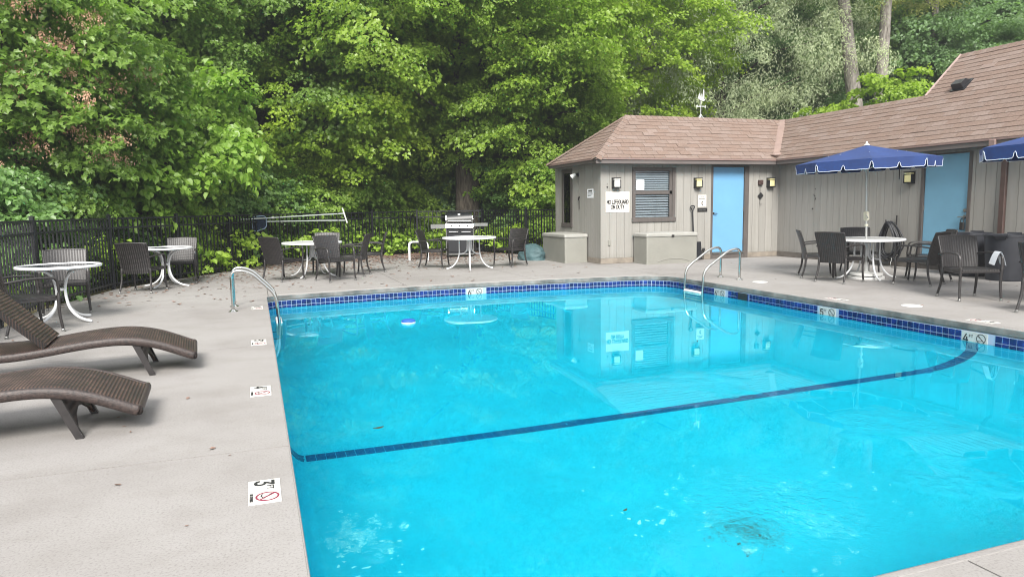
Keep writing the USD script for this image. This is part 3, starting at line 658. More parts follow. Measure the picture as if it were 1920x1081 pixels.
def plane_of(P3, udir):
    P3 = np.array(P3); o = P3[0]; n = np.cross(P3[1] - P3[0], P3[2] - P3[0]); n /= np.linalg.norm(n)
    if n[2] < 0:
        n = -n
    u = np.asarray(udir, float); u /= np.linalg.norm(u); v = np.cross(n, u)
    if v[2] < 0:
        v = -v; u = -u
    return o, u, v, n, Polygon([((q - o) @ u, (q - o) @ v) for q in P3])


under = []
for P3 in (front_poly3, west_poly3, east_poly3, *back):
    P3 = np.array(P3); n = np.cross(P3[1] - P3[0], P3[2] - P3[0]); n /= np.linalg.norm(n); n = n if n[2] > 0 else -n
    k = len(P3); top, bot = P3 - n * 0.012, P3 - n * 0.03
    tri = [[0, i, i + 1] for i in range(1, k - 1)] if k < 6 else [[0, 1, 2], [0, 2, 5], [2, 3, 4], [2, 4, 5]]
    under.append((np.vstack([top, bot]), np.array(tri + [[a + k, c + k, b + k] for a, b, c in tri])))
roof = obj("roof", cat(under), M["roof_under"], house)
rr = random.Random(11)
sh = []
for P3, ud in ((front_poly3, (1, 0, 0)), (west_poly3, (0, 1, 0)), (east_poly3, (0, 1, 0))):
    o, u, v, n, poly = plane_of(P3, ud); a0, b0_, a1, b1_ = poly.bounds
    row, tab = 0.142, 0.305
    for i in range(int((b1_ - b0_) / row) + 1):
        y = b0_ + i * row; off = (i % 2) * tab / 2 + (i % 4 // 2) * 0.07 + rr.uniform(-0.012, 0.012); x = a0 - tab + off
        while x < a1:
            w = tab
            q = sbox(x + 0.003, y - 0.018, x + w - 0.003, y + row).intersection(poly.buffer(0.004))
            if q.geom_type == "Polygon" and q.area > 0.002:
                pts = np.array(q.exterior.coords)[:-1]
                if not q.exterior.is_ccw:
                    pts = pts[::-1]
                lift = rr.uniform(0.0, 0.005) + (0.006 if rr.random() < 0.03 else 0); hh = lambda t: 0.0135 + lift - 0.010 * np.clip((t - y + 0.018) / (row + 0.018), 0, 1)
                tp = o + np.outer(pts[:, 0], u) + np.outer(pts[:, 1], v) + np.outer(hh(pts[:, 1]), n); bt = o + np.outer(pts[:, 0], u) + np.outer(pts[:, 1], v) - 0.004 * n
                k = len(pts); V = np.vstack([tp, bt]); Fc = [[0, j, j + 1] for j in range(1, k - 1)] + [[j, j + k, (j + 1) % k + k] for j in range(k)] + [[j, (j + 1) % k + k, (j + 1) % k] for j in range(k)]
                if np.dot(np.cross(V[1] - V[0], V[2] - V[0]), n) < 0:
                    Fc = [t_[::-1] for t_ in Fc]
                c_ = tp.mean(0) - EYE; z = c_ @ FW; inside = z > 0 and abs(c_ @ RT / z) < 0.72 and (c_ @ UP / z) < 0.405
                sh.append((np.linalg.norm(c_) if inside else 900 + np.linalg.norm(c_), (V, np.array(Fc)), rr.choice([0, 0, 1, 1, 2, 3])))
            x += w
sh.sort(key=lambda q: q[0])
for _, m, k in sh[:290]:
    obj("shingle", m, M[f"shingle{k}"], roof)
for k in range(4):
    obj("shingle_field", cat([m for _, m, q in sh[290:] if q == k]), M[f"shingle{k}"], roof, kind="stuff")


def ridge_caps(a, b, n1, n2, wdt=0.13):
    a, b = np.asarray(a, float), np.asarray(b, float); L_ = np.linalg.norm(b - a); t = (b - a) / L_; k = int(L_ / 0.145)
    n1, n2 = np.asarray(n1, float), np.asarray(n2, float)
    d1 = np.cross(n1, t); d1 /= np.linalg.norm(d1); d2 = np.cross(t, n2); d2 /= np.linalg.norm(d2)
    d1 = d1 if d1[2] < 0 else -d1; d2 = d2 if d2[2] < 0 else -d2
    up = (n1 + n2); up /= np.linalg.norm(up)
    for i in range(k):
        p0, p1 = a + t * (i * L_ / k - 0.02), a + t * ((i + 1) * L_ / k)
        h0, h1 = 0.030, 0.020
        V = np.array([p0 + up * h0, p0 + d1 * wdt + n1 * (h0 - 0.006), p0 + d2 * wdt + n2 * (h0 - 0.006), p1 + up * h1, p1 + d1 * wdt + n1 * (h1 - 0.006), p1 + d2 * wdt + n2 * (h1 - 0.006)])
        V = np.vstack([V, V - up * 0.008])
        Fc = [[0, 1, 4], [0, 4, 3], [0, 3, 5], [0, 5, 2], [0, 7, 1], [0, 6, 7], [0, 2, 8], [0, 8, 6], [1, 7, 10], [1, 10, 4], [2, 5, 11], [2, 11, 8], [6, 10, 7], [6, 9, 10], [6, 11, 9], [6, 8, 11], [3, 4, 10], [3, 10, 9], [3, 9, 11], [3, 11, 5]]
        obj("ridge_cap", (V, np.array(Fc)), M[f"shingle{rr.choice([0, 1, 2])}"], roof)


nf = plane_of(front_poly3, (1, 0, 0))[3]; nw = plane_of(west_poly3, (0, 1, 0))[3]; ne_ = plane_of(east_poly3, (0, 1, 0))[3]
ridge_caps(A1, AP, nf, nw); ridge_caps(AP, VT, nf, np.array([0, 0.6, 0.8])); ridge_caps(A2, AP, nw, np.array([0, 0.6, 0.8]))
ridge_caps(np.array([XR_, YG, ZR]), VT, ne_, np.array([0.68, 0, 0.73])); ridge_caps(np.array([XT, 5, ZT]), np.array([XT, YG, ZT]), ne_, np.array([0.6, 0, 0.8]))
obj("rake_edge", cat([tube([(XR_, YG + 0.02, ZR + 0.01), (XT, YG + 0.02, ZT + 0.01)], 0.03, 4)]), M["drip"], roof)
vd = (VT - VB); vl = np.linalg.norm(vd); vd /= vl; vs_ = np.cross(nf + ne_, vd); vs_ /= np.linalg.norm(vs_); vn = np.cross(vd, vs_); vn = vn if vn[2] > 0 else -vn
obj("valley_flashing", cat([hull([VB + vs_ * s * 0.10 + vn * h + vd * q for s in (-1, 1) for h in (0.045, 0.056) for q in (0.05, vl - 0.03)])]), M["flashing"], roof)
deb = trimesh.creation.icosphere(2, 0.11); deb.apply_scale([1.3, 1.1, 0.55]); dv = np.array(deb.vertices); dv *= (0.8 + 0.4 * meshkit.noise(dv * 22 + 3))[:, None]
obj("valley_debris", (dv + VB + np.array([0.07, 0.07, 0.12]), np.array(deb.faces)), M["flashing"], roof, smooth=True)
vp_ = np.array([13.65, 10.8, ZE + SL * (13.65 - XE)]); Fv = frame((0, 1, 0), np.cross(ne_, (0, 1, 0)), ne_)
obj("roof_vent", xf(cat([bx(-0.16, 0.16, -0.17, 0.17, 0.015, 0.028), hull([(-0.12, -0.13, 0.03), (0.12, -0.13, 0.03), (-0.12, 0.13, 0.03), (0.12, 0.13, 0.03), (-0.11, -0.05, 0.13), (0.11, -0.05, 0.13), (-0.11, 0.12, 0.15), (0.11, 0.12, 0.15)])]), Fv, vp_), M["black"], roof)
# small fittings on the walls
obj("outlet_cover", bx(7.80, 7.86, BY0 - 0.04, BY0 - 0.014, 0.43, 0.56, 0.006), M["box_plastic"], house)
obj("wall_hook", cat([tube([(WX - 0.014, 13.70, 1.52), (WX - 0.05, 13.70, 1.52), (WX - 0.055, 13.70, 1.56)], 0.007, 6), tube([(WX - 0.014, 13.68, 1.44), (WX - 0.055, 13.66, 1.43), (WX - 0.06, 13.64, 1.47)], 0.008, 6), tube([(WX - 0.014, 13.76, 1.22), (WX - 0.04, 13.76, 1.21)], 0.012, 6), xf(disc(0.012, 0, 0.01, 8), frame((0, 1, 0), (0, 0, 1), (-1, 0, 0)), (WX - 0.013, 13.70, 1.68))]), M["dark_metal"], house)
obj("wall_hook", cat([tube([(BX0 - 0.012, 16.13, 1.58), (BX0 - 0.05, 16.13, 1.58), (BX0 - 0.05, 16.13, 1.50)], 0.018, 6), tube([(BX0 - 0.03, 16.13, 1.50), (BX0 - 0.025, 16.14, 1.28)], 0.006, 5)]), M["dark_metal"], house)
obj("wall_hook", cat([tube([(7.78, BY0 - 0.013, 1.80), (7.78, BY0 - 0.04, 1.79)], 0.014, 6), tube([(7.78, BY0 - 0.013, 1.86), (7.78, BY0 - 0.03, 1.86)], 0.006, 5)]), M["dark_metal"], house)


# ------------------------------------------------------------------ signs, lamps and other things on the walls
def lettering(text, h, w=None, bold=True, depth=0.0015):
    m = meshkit.text_mesh(text, h, depth, bold=bold); v_ = np.array(m.vertices); v_[:, 0] -= v_[:, 0].min()
    if w:
        v_[:, 0] *= w / v_[:, 0].max()
    return v_, np.array(m.faces)


def bars(rows, depth=0.0012):
    """Lines of print too small to read: short dark strokes. rows: (x0, x1, y, height)."""
    r_ = random.Random(3); out = []
    for a, b, y, h in rows:
        x = a
        while x < b:
            w = r_.uniform(0.5, 1.3) * h
            out.append(bx(x, min(x + w, b), y, y + h * r_.uniform(0.75, 1.0), 0, depth)); x += w + 0.35 * h
    return cat(out)


FF = frame((1, 0, 0), (0, 0, 1), (0, -1, 0))
FWm = frame((0, -1, 0), (0, 0, 1), (-1, 0, 0))
s = thing("wall_sign", "cream sign reading NO LIFEGUARD ON DUTY beside the window", "sign", (7.745, BY0 - 0.0135, 1.205))
obj("panel", xf(bx(0, 0.62, 0, 0.475, 0.0, 0.006, 0.002), FF), M["sign_white"], s)
for txt, w_, tx, ty in (("NO LIFEGUARD", 0.575, 0.022, 0.195), ("ON DUTY", 0.355, 0.132, 0.078)):
    obj("lettering", xf(cat([xf(lettering(txt, 0.092, w_), t=(tx + o, ty + q, 0.0065 + 0.0003 * k)) for k, (o, q) in enumerate(((-0.004, 0), (0, 0.003), (0.004, 0), (0, -0.003)))]), FF), M["ink"], s)
s = thing("wall_sign", "small white notice with a handset symbol left of the blue door", "sign", (10.272, BY0 - 0.0135, 1.30))
obj("panel", xf(bx(0, 0.235, 0, 0.285, 0.0, 0.005, 0.002), FF), M["sign_white"], s)
obj("lettering", xf(cat([bars([(0.06, 0.17, 0.225, 0.022), (0.03, 0.20, 0.185, 0.022)]), tube([(0.115, 0.05, 0.003), (0.105, 0.09, 0.003), (0.115, 0.13, 0.003)], 0.013, 6), bx(0.108, 0.140, 0.04, 0.062, 0, 0.008), bx(0.108, 0.140, 0.118, 0.14, 0, 0.008)]), FF, (0, -0.0052, 0)), M["ink"], s)
s = thing("wall_plaque", "narrow dark grey plaque below the white handset notice", "plaque", (10.255, BY0 - 0.0135, 1.172))
obj("panel", xf(bx(0, 0.285, 0, 0.098, 0.0, 0.008, 0.003), FF), M["dark_metal"], s)
obj("lettering", xf(bars([(0.04, 0.245, 0.035, 0.028)]), FF, (0, -0.0082, 0)), M["grey_steel"], s)
s = thing("wall_sign", "small pale printed notice on the shaded side wall", "sign", (BX0 - 0.0135, 15.70, 1.55))
obj("panel", xf(bx(0, 0.33, 0, 0.215, 0.0, 0.005, 0.002), FWm), M["paper"], s)
obj("lettering", xf(cat([bx(0.06, 0.27, 0.15, 0.185, 0, 0.001), bars([(0.04, 0.29, 0.11, 0.016), (0.04, 0.29, 0.08, 0.016), (0.04, 0.22, 0.05, 0.016)])]), FWm, (-0.0052, 0, 0)), M["grey_steel"], s)


def sconce(label, loc, rotz, glass):
    s = thing("wall_lamp", label, "lamp", loc, rotz, "box lanterns on the pool house walls")
    w, h, dp = 0.094, 0.115, 0.11
    obj("back_plate", bx(-w, w, -0.012, 0.0, -h - 0.01, h + 0.01, 0.003), M["dark_metal"], s)
    obj("lamp_glass", bx(-w + 0.016, w - 0.016, -dp, -0.013, -h + 0.02, h - 0.02, 0.008), glass, s)
    obj("cage", cat([bx(-w, w, -dp - 0.012, -0.0125, h - 0.012, h + 0.006, 0.003), bx(-w, w, -dp - 0.006, -0.0125, h - 0.062, h - 0.046, 0.003), bx(-w, w, -dp - 0.012, -0.0125, -h - 0.004, -h + 0.014, 0.003), bx(-w, -w + 0.014, -dp - 0.010, -0.0125, -h + 0.0145, h - 0.0625, 0.002), bx(w - 0.010, w, -dp - 0.004, -0.0125, -h + 0.0145, h - 0.0625, 0.002)]), M["black"], s)
    return s


sconce("white glass box lantern above the lifeguard sign", (7.992, BY0 - 0.0135, 1.885), 0, M["lamp_white"])
sconce("yellowed box lantern between the window and the blue door", (10.23, BY0 - 0.0135, 1.88), 0, M["lamp_yellow"])
sconce("yellowed box lantern near the inner corner of the building", (12.40, BY0 - 0.0135, 1.88), 0, M["lamp_yellow"])
sconce("yellowed box lantern beside the far blue door under the umbrella rim", (WX - 0.0135, 11.05, 1.84), -90, M["lamp_yellow"])
s = thing("flood_lamp", "small white floodlight with black bracket on the side wall", "lamp", (BX0 - 0.0135, 16.2, 2.13))
obj("bracket", cat([bx(-0.03, 0, -0.04, 0.04, -0.05, 0.05, 0.008), tube([(-0.02, 0, 0), (-0.09, -0.03, 0.02)], 0.016, 8)]), M["black"], s)
obj("lamp_head", xf(lathe([(0.001, 0), (0.03, 0.0), (0.055, 0.08), (0.062, 0.13), (0.055, 0.13), (0.001, 0.115)], 18), frame((0.5, 0.87, 0), (-0.5, 0.29, 0.81), (-0.7, 0.4, -0.58)), (-0.09, -0.03, 0.02)), M["white_plastic"], s, smooth=35)
s = thing("wind_chime", "dark hanging chime with square top and diamond beside the blue door", "chime", (12.10, BY0 - 0.0135, 1.885))
obj("mount", cat([bx(-0.06, 0.06, -0.07, 0, -0.06, 0.06, 0.008), xf(disc(0.03, 0, 0.015, 12), FF, (0.01, -0.07, 0.0))]), M["red_brown"], s)
obj("cord", tube([(0, -0.035, -0.06), (0.01, -0.03, -0.25), (0.0, -0.03, -0.48)], 0.003, 4), M["dark_metal"], s)
obj("diamond", xf(bx(-0.062, 0.062, -0.012, 0.004, -0.062, 0.062, 0.004), np.array([[.7071, 0, -.7071], [0, 1, 0], [.7071, 0, .7071]]), (0.01, -0.03, -0.33)), M["ink"], s)
obj("hook", tube(smooth_path([(0.0, -0.03, -0.47), (0.0, -0.03, -0.53), (0.03, -0.03, -0.56), (0.055, -0.03, -0.53)]), 0.005, 5), M["grey_steel"], s)
s = thing("shovel", "dark snow shovel with a D handle leaning behind the long storage box", "shovel", (10.08, 14.93, 0))
obj("handle", cat([tube(fillet([(0, 0, 1.20), (-0.055, 0, 1.28), (-0.05, 0, 1.325), (0.05, 0, 1.325), (0.055, 0, 1.28), (0, 0, 1.20)], 0.03), 0.014, 8)]), M["black"], s)
obj("shaft", tube([(0, 0, 1.21), (0.03, -0.03, 0.42)], 0.017, 8), M["black"], s)
obj("blade", hull([(x_ + 0.03, y_, z_) for x_ in (-0.2, 0.2) for y_, z_ in ((-0.035, 0.45), (-0.02, 0.45), (-0.10, 0.02), (-0.09, 0.02))]), M["black"], s)
s = thing("spigot", "short black knobbed spigot standing left of the blue door sill", "spigot", (10.385, 14.90, 0))
obj("stem", tube([(0, 0, 0.0), (0.01, 0, 0.22)], 0.012, 8), M["dark_metal"], s)
obj("knob", xf(lathe([(0.001, 0), (0.03, 0.005), (0.036, 0.04), (0.03, 0.075), (0.001, 0.08)], 12), t=(0.01, 0, 0.21)), M["ink"], s, smooth=40)
# weather vane on the ridge
s = thing("weather_vane", "white sailing ship weather vane on the roof ridge", "weather vane", (10.93, YR, ZR + 0.02))
UsdGeom.Xformable(s).AddScaleOp().Set(Gf.Vec3f(0.62, 0.62, 0.90))
obj("mast", tube([(0, 0, 0), (0, 0, 0.50)], 0.010, 8), M["white_paint"], s)
obj("base", cat([tube([(0, 0, 0.10), (sx * 0.09, sy * 0.06, -0.02)], 0.008, 6) for sx in (-1, 1) for sy in (-1, 1)]), M["white_paint"], s)
arm = [tube([(-0.18, 0, 0.31), (0.18, 0, 0.31)], 0.007, 6), tube([(0, -0.18, 0.31), (0, 0.18, 0.31)], 0.007, 6)]
obj("compass_arms", cat(arm), M["white_paint"], s)
for ch_, px, py in (("W", -0.22, 0), ("E", 0.19, 0)):
    obj("compass_letter", xf(lettering(ch_, 0.07, 0.055, depth=0.006), FF, (px, py, 0.275)), M["white_paint"], s)
obj("ship_hull", hull([(-0.17, y_, 0.56) for y_ in (-0.012, 0.012)] + [(0.2, y_, 0.50) for y_ in (-0.012, 0.012)] + [(0.12, y_, 0.46) for y_ in (-0.012, 0.012)] + [(-0.1, y_, 0.51) for y_ in (-0.012, 0.012)]), M["white_paint"], s)
for px, z0, z1, w in ((-0.09, 0.55, 0.68, 0.035), (0.0, 0.53, 0.67, 0.035), (0.12, 0.52, 0.79, 0.06)):
    obj("sail", hull([(px - w, y_, z0) for y_ in (-0.005, 0.005)] + [(px + w * 0.6, y_, z0) for y_ in (-0.005, 0.005)] + [(px + w * 0.35, y_, z1) for y_ in (-0.005, 0.005)] + [(px, y_, z1) for y_ in (-0.005, 0.005)]), M["white_paint"], s)
# hose
s = thing("hose_coil", "coiled black garden hose hanging on the wall behind the umbrella table", "hose", (WX - 0.10, 11.40, 0.0))
rh = random.Random(4)
for k in range(11):
    wd, top, bot = rh.uniform(0.16, 0.30), 0.92 + rh.uniform(-0.05, 0.03), rh.uniform(0.06, 0.28); off = -0.012 * k + rh.uniform(-0.01, 0.01); sh_ = rh.uniform(-0.06, 0.06)
    pts = [(-0.02 + off + 0.02 * math.sin(2 * a), wd * math.sin(a) * (1 + 0.25 * math.cos(a + 2.6)) + sh_ * (1 - math.cos(a)) / 2, (top + bot) / 2 + (top - bot) / 2 * math.cos(a)) for a in np.linspace(0, 2 * np.pi, 28, endpoint=False)]
    obj("hose_loop", tube(pts, 0.0145, 7, closed=True), M["rubber"], s, smooth=True)
obj("hanger", cat([tube([(0.09, 0.0, 0.90), (-0.16, 0.0, 0.93), (-0.17, 0, 0.98)], 0.012, 6), tube([(0.03, -0.09, 0.85), (0.03, -0.09, 1.07)], 0.014, 6)]), M["dark_metal"], s)
obj("loose_end", tube(smooth_path([(-0.12, -0.15, 0.2), (-0.2, -0.2, 0.03), (-0.35, -0.5, 0.015), (-0.2, -0.8, 0.015)]), 0.008, 6), M["grey_steel"], s, smooth=True)

# ------------------------------------------------------------------ depth markers and skimmer lids
def no_diving(c, r, z, col=None):
    ringp = Point(0, 0).buffer(r, 20).difference(Point(0, 0).buffer(r * 0.84, 20))
    bar_ = LineString([(-r * 0.66, r * 0.66), (r * 0.66, -r * 0.66)]).buffer(r * 0.07)
    fig = shapely.union_all([Point(r * 0.28, -r * 0.30).buffer(r * 0.13), LineString([(r * 0.18, -r * 0.2), (-r * 0.15, r * 0.15), (-r * 0.50, r * 0.36)]).buffer(r * 0.09), LineString([(r * 0.1, -r * 0.12), (r * 0.5, -r * 0.48)]).buffer(r * 0.05), LineString([(-r * 0.55, -r * 0.42), (-r * 0.2, -r * 0.52), (r * 0.1, -r * 0.42)]).buffer(r * 0.05)])
    return xf(prism(shapely.union_all([ringp, bar_]), z, z + 0.0012), t=(*c, 0)), xf(prism(fig.difference(bar_.buffer(r * 0.02)), z, z + 0.0011), t=(*c, 0))


def depth_marker(digit, label, loc, rotz, face=None, red=True, wall=False):
    """Two six inch tiles: the depth with FT, and the no diving disc; reading along local +x."""
    s = thing("depth_marker", label, "depth marker", loc, rotz)
    F_ = np.eye(3) if face is None else face
    t = 0.1515
    for k in (0, 1):
        obj("tile", xf(bx(-t - 0.001 + k * (t + 0.002), -0.001 + k * (t + 0.002), -t / 2, t / 2, -0.002, 0.0042, 0.001), F_), M["white_tile" if wall else "marker_white"], s)
    z = 0.0045
    obj("digit", xf(lettering(digit, 0.092, 0.066), F_, F_ @ np.array([-t * 0.92, -0.045, z])), M["ink"], s)
    obj("unit", xf(cat([xf(lettering("F", 0.032, 0.020), t=(-t * 0.44, 0.012, z)), xf(lettering("T", 0.032, 0.022), t=(-t * 0.27, 0.012, z))]), F_), M["ink"], s)
    ra, fa = no_diving((t / 2, 0.012), 0.055, z)
    obj("no_diving_ring", xf(ra, F_), M["red_ink" if red else "ink"], s); obj("diver", xf(fa, F_), M["ink"], s)
    obj("caption", xf(lettering("NO DIVING", 0.014, 0.10), F_, F_ @ np.array([0.025, -0.068, z])), M["ink"], s)


for dgt, yy, lb in (("3", 3.58, "3 FT no diving tiles set in the left deck, nearest the camera"), ("4", 5.66, "4 FT no diving tiles set in the left deck, second from the front"), ("5", 7.81, "5 FT no diving tiles in the left deck, third from the front"), ("6", 10.65, "6 FT no diving tiles in the left deck beside the grab rail feet")):
    depth_marker(dgt, lb, (-0.022, yy, 0), -90)
depth_marker("5", "5 FT tiles lying flat in the right deck near the middle of the pool edge", (7.70, 7.84, 0), 90)
depth_marker("4", "4 FT tiles lying flat in the right deck nearest the camera", (7.70, 5.68, 0), 90)
for q, d_, lb in ((5.635, "4", "4 FT no diving tiles in the right waterline band above the dark floor line"), (7.82, "5", "5 FT no diving tiles in the right waterline band near mid pool"), (10.30, "6", "6 FT no diving tiles in the right waterline band beside the ladder")):
    p, t = (np.array([PX1 - 0.0005, q]), None)
    depth_marker(d_, lb, (p[0], p[1], -0.1815), 0, FWm, red=False, wall=True)
yf_ = PY1 + BOW * math.sin(math.pi * (3.76 - PX0) / (PX1 - PX0))
depth_marker("6", "6 FT no diving tiles in the waterline band of the far wall", (3.76, yf_ - 0.002, -0.1815), 0, FF, red=False, wall=True)
for loc, lb in (((8.06, 6.92), "round white skimmer lid in the right deck in front of the armchair"), ((8.25, 10.15), "round white skimmer lid in the right deck beyond the ladder")):
    s = thing("skimmer_lid", lb, "skimmer lid", (*loc, 0))
    obj("lid", disc(0.125, -0.001, 0.006, 28), M["white_plastic"], s); obj("finger_hole", cat([disc(0.012, 0.0062, 0.0068, 10, (-0.06, 0)), disc(0.012, 0.0062, 0.0068, 10, (0.06, 0))]), M["dark_metal"], s)

# ------------------------------------------------------------------ pool ladders
def ladder(label, loc, rotz, q=0.66):
    """Origin at the pool edge between the rails, +x towards the water."""
    s = thing("pool_ladder", label, "ladder", loc, rotz, "stainless pool ladders")
    for y in (-0.28, 0.28):
        pth = fillet([(-q, y, 0.0), (-q, y, 0.57), (-q + 0.24, y, 0.54), (0.10, y, 0.20), (0.13, y, -0.25), (0.13, y, -1.30), (0.02, y, -1.34)], 0.13, 9)
        obj("rail", tube(pth, 0.0215, 12), M["steel"], s, smooth=True)
        obj("escutcheon", lathe([(0.024, 0.03), (0.04, 0.012), (0.062, 0.004), (0.064, 0.001)][::-1], 20, (-q, y)), M["steel"], s, smooth=40)
    for z in (-0.205, -0.50, -0.79, -1.08):
        obj("tread", bx(0.085, 0.165, -0.258, 0.258, z - 0.02, z + 0.02, 0.010), M["white_plastic"], s)
    return s


ladder("stainless ladder on the right edge of the pool, below the near blue door", (7.545, 10.93, 0), 180)
ladder("stainless ladder on the left edge of the pool, its two rails seen in line", (0.135, 10.70, 0), 0, 0.47)
s = thing("chlorine_float", "blue and white floating chlorine dispenser drifting on the water", "pool float", (1.95, 9.72, WATER))
obj("cap", lathe([(0.001, 0.055), (0.07, 0.052), (0.094, 0.040), (0.098, 0.018)][::-1], 28), M["float_blue"], s, smooth=40)
obj("body", lathe([(0.098, 0.0175), (0.100, 0.004), (0.085, -0.02), (0.05, -0.10), (0.001, -0.12)][::-1], 28), M["white_plastic"], s, smooth=40)


def leaf_shape(L_, w, curl, seed):
    r_ = random.Random(seed); n = 6; V = []
    for i in range(n + 1):
        t = i / n; ww = w * math.sin(math.pi * min(max(t * 0.94 + 0.03, 0), 1)) ** 0.8; z = curl * ((t - 0.5) ** 2 * 4) + r_.uniform(0, 0.002)
        V += [(L_ * (t - 0.5), -ww, z + curl * 0.4), (L_ * (t - 0.5), 0, z), (L_ * (t - 0.5), ww, z + curl * 0.4)]
    F_ = []
    for i in range(n):
        for j in (0, 1):
            a = i * 3 + j; F_ += [[a, a + 3, a + 4], [a, a + 4, a + 1]]
    return np.array(V), np.array(F_)


for lb, x, y, rz, L_ in (("dark green leaf floating beyond the dark floor line", 0.77, 5.06, 0.25, 0.085), ("small dark leaf floating in the front middle of the pool", 1.74, 3.15, 0.5, 0.035), ("tiny dark leaf floating in the reflection of the window", 4.75, 6.9, 1.2, 0.04)):
    s = thing("floating_leaf", lb, "leaf", (x, y, WATER + 0.003))
    obj("blade", xf(leaf_shape(L_, L_ * 0.24, 0.006, 3), rz=rz), M["green_leaf"], s)

# ------------------------------------------------------------------ tables
def curved_leg_table(label, loc, rotz):
    s = thing("round_table", label, "table", loc, rotz)
    obj("rim", lathe([(0.455, 0.695), (0.470, 0.695), (0.476, 0.702), (0.476, 0.722), (0.470, 0.729), (0.448, 0.729), (0.444, 0.722), (0.455, 0.695)], 48), M["white_paint"], s, smooth=40)
    obj("glass_top", disc(0.449, 0.714, 0.721, 40), M["table_glass"], s)
    for k in range(4):
        a = math.pi / 4 + k * math.pi / 2
        pts = [(0.40, 0.69), (0.26, 0.675), (0.13, 0.60), (0.075, 0.47), (0.070, 0.34), (0.11, 0.19), (0.21, 0.085), (0.33, 0.035), (0.43, 0.019)]
        obj("leg", tube(smooth_path([(r_ * math.cos(a), r_ * math.sin(a), z) for r_, z in pts], 4), 0.0175, 9), M["white_paint"], s, smooth=True)
    obj("leg_clamp", cat([lathe([(0.05, 0.40), (0.062, 0.405), (0.062, 0.43), (0.05, 0.435)], 16), lathe([(0.30, 0.676), (0.315, 0.676), (0.315, 0.692), (0.30, 0.692)], 28)]), M["white_paint"], s, smooth=40)
    return s


def post_leg_table(label, loc, rotz, R_=0.605):
    s = thing("round_table", label, "table", loc, rotz)
    obj("top", lathe([(0.001, 0.712), (R_ - 0.03, 0.712), (R_ - 0.028, 0.7125)][::1], 56), M["table_white"], s)
    obj("rim", lathe([(R_ - 0.035, 0.678), (R_ - 0.006, 0.678), (R_, 0.688), (R_, 0.708), (R_ - 0.008, 0.718), (R_ - 0.027, 0.718), (R_ - 0.031, 0.708), (R_ - 0.035, 0.678)], 56), M["white_paint"], s, smooth=40)
    obj("underframe", lathe([(0.001, 0.690), (R_ - 0.036, 0.690), (R_ - 0.036, 0.7105), (0.001, 0.7105)], 40), M["white_paint"], s)
    for k in range(4):
        a = math.pi / 4 + k * math.pi / 2; c, q = math.cos(a), math.sin(a)
        outer = smooth_path([(r_ * c, r_ * q, z) for r_, z in ((0.225, 0.69), (0.225, 0.50), (0.228, 0.37), (0.265, 0.22), (0.345, 0.10), (0.44, 0.035), (0.52, 0.016))], 4)
        inner = smooth_path([(r_ * c, r_ * q, z) for r_, z in ((0.045, 0.69), (0.048, 0.52), (0.060, 0.43), (0.105, 0.37), (0.17, 0.345), (0.225, 0.345))], 4)
        lg = obj("leg", tube(outer, 0.0165, 9), M["white_paint"], s, smooth=True)
        obj("brace", tube(inner, 0.0155, 9), M["white_paint"], lg, smooth=True)
    obj("hub", lathe([(0.03, 0.40), (0.043, 0.405), (0.043, 0.69), (0.03, 0.69)], 14), M["white_paint"], s, smooth=40)
    return s


curved_leg_table("small round glass table with C-shaped white legs, nearest the loungers", (-2.36, 10.42, 0), 12)
curved_leg_table("small round glass table with C-shaped white legs, second one along the left fence", (-1.58, 14.50, 0), 20)
post_leg_table("larger round white table under the pool poles hung on the fence", (1.10, 15.20, 0), 12)
post_leg_table("larger round white table in front of the grill", (4.50, 15.30, 0), 30)
T5 = (10.26, 9.78, 0)
post_leg_table("larger round white table with the blue umbrella through its middle", T5, 24)
T6 = (10.02, 6.15, 0)
post_leg_table("round white table at the right edge under the second blue umbrella", T6, 10)

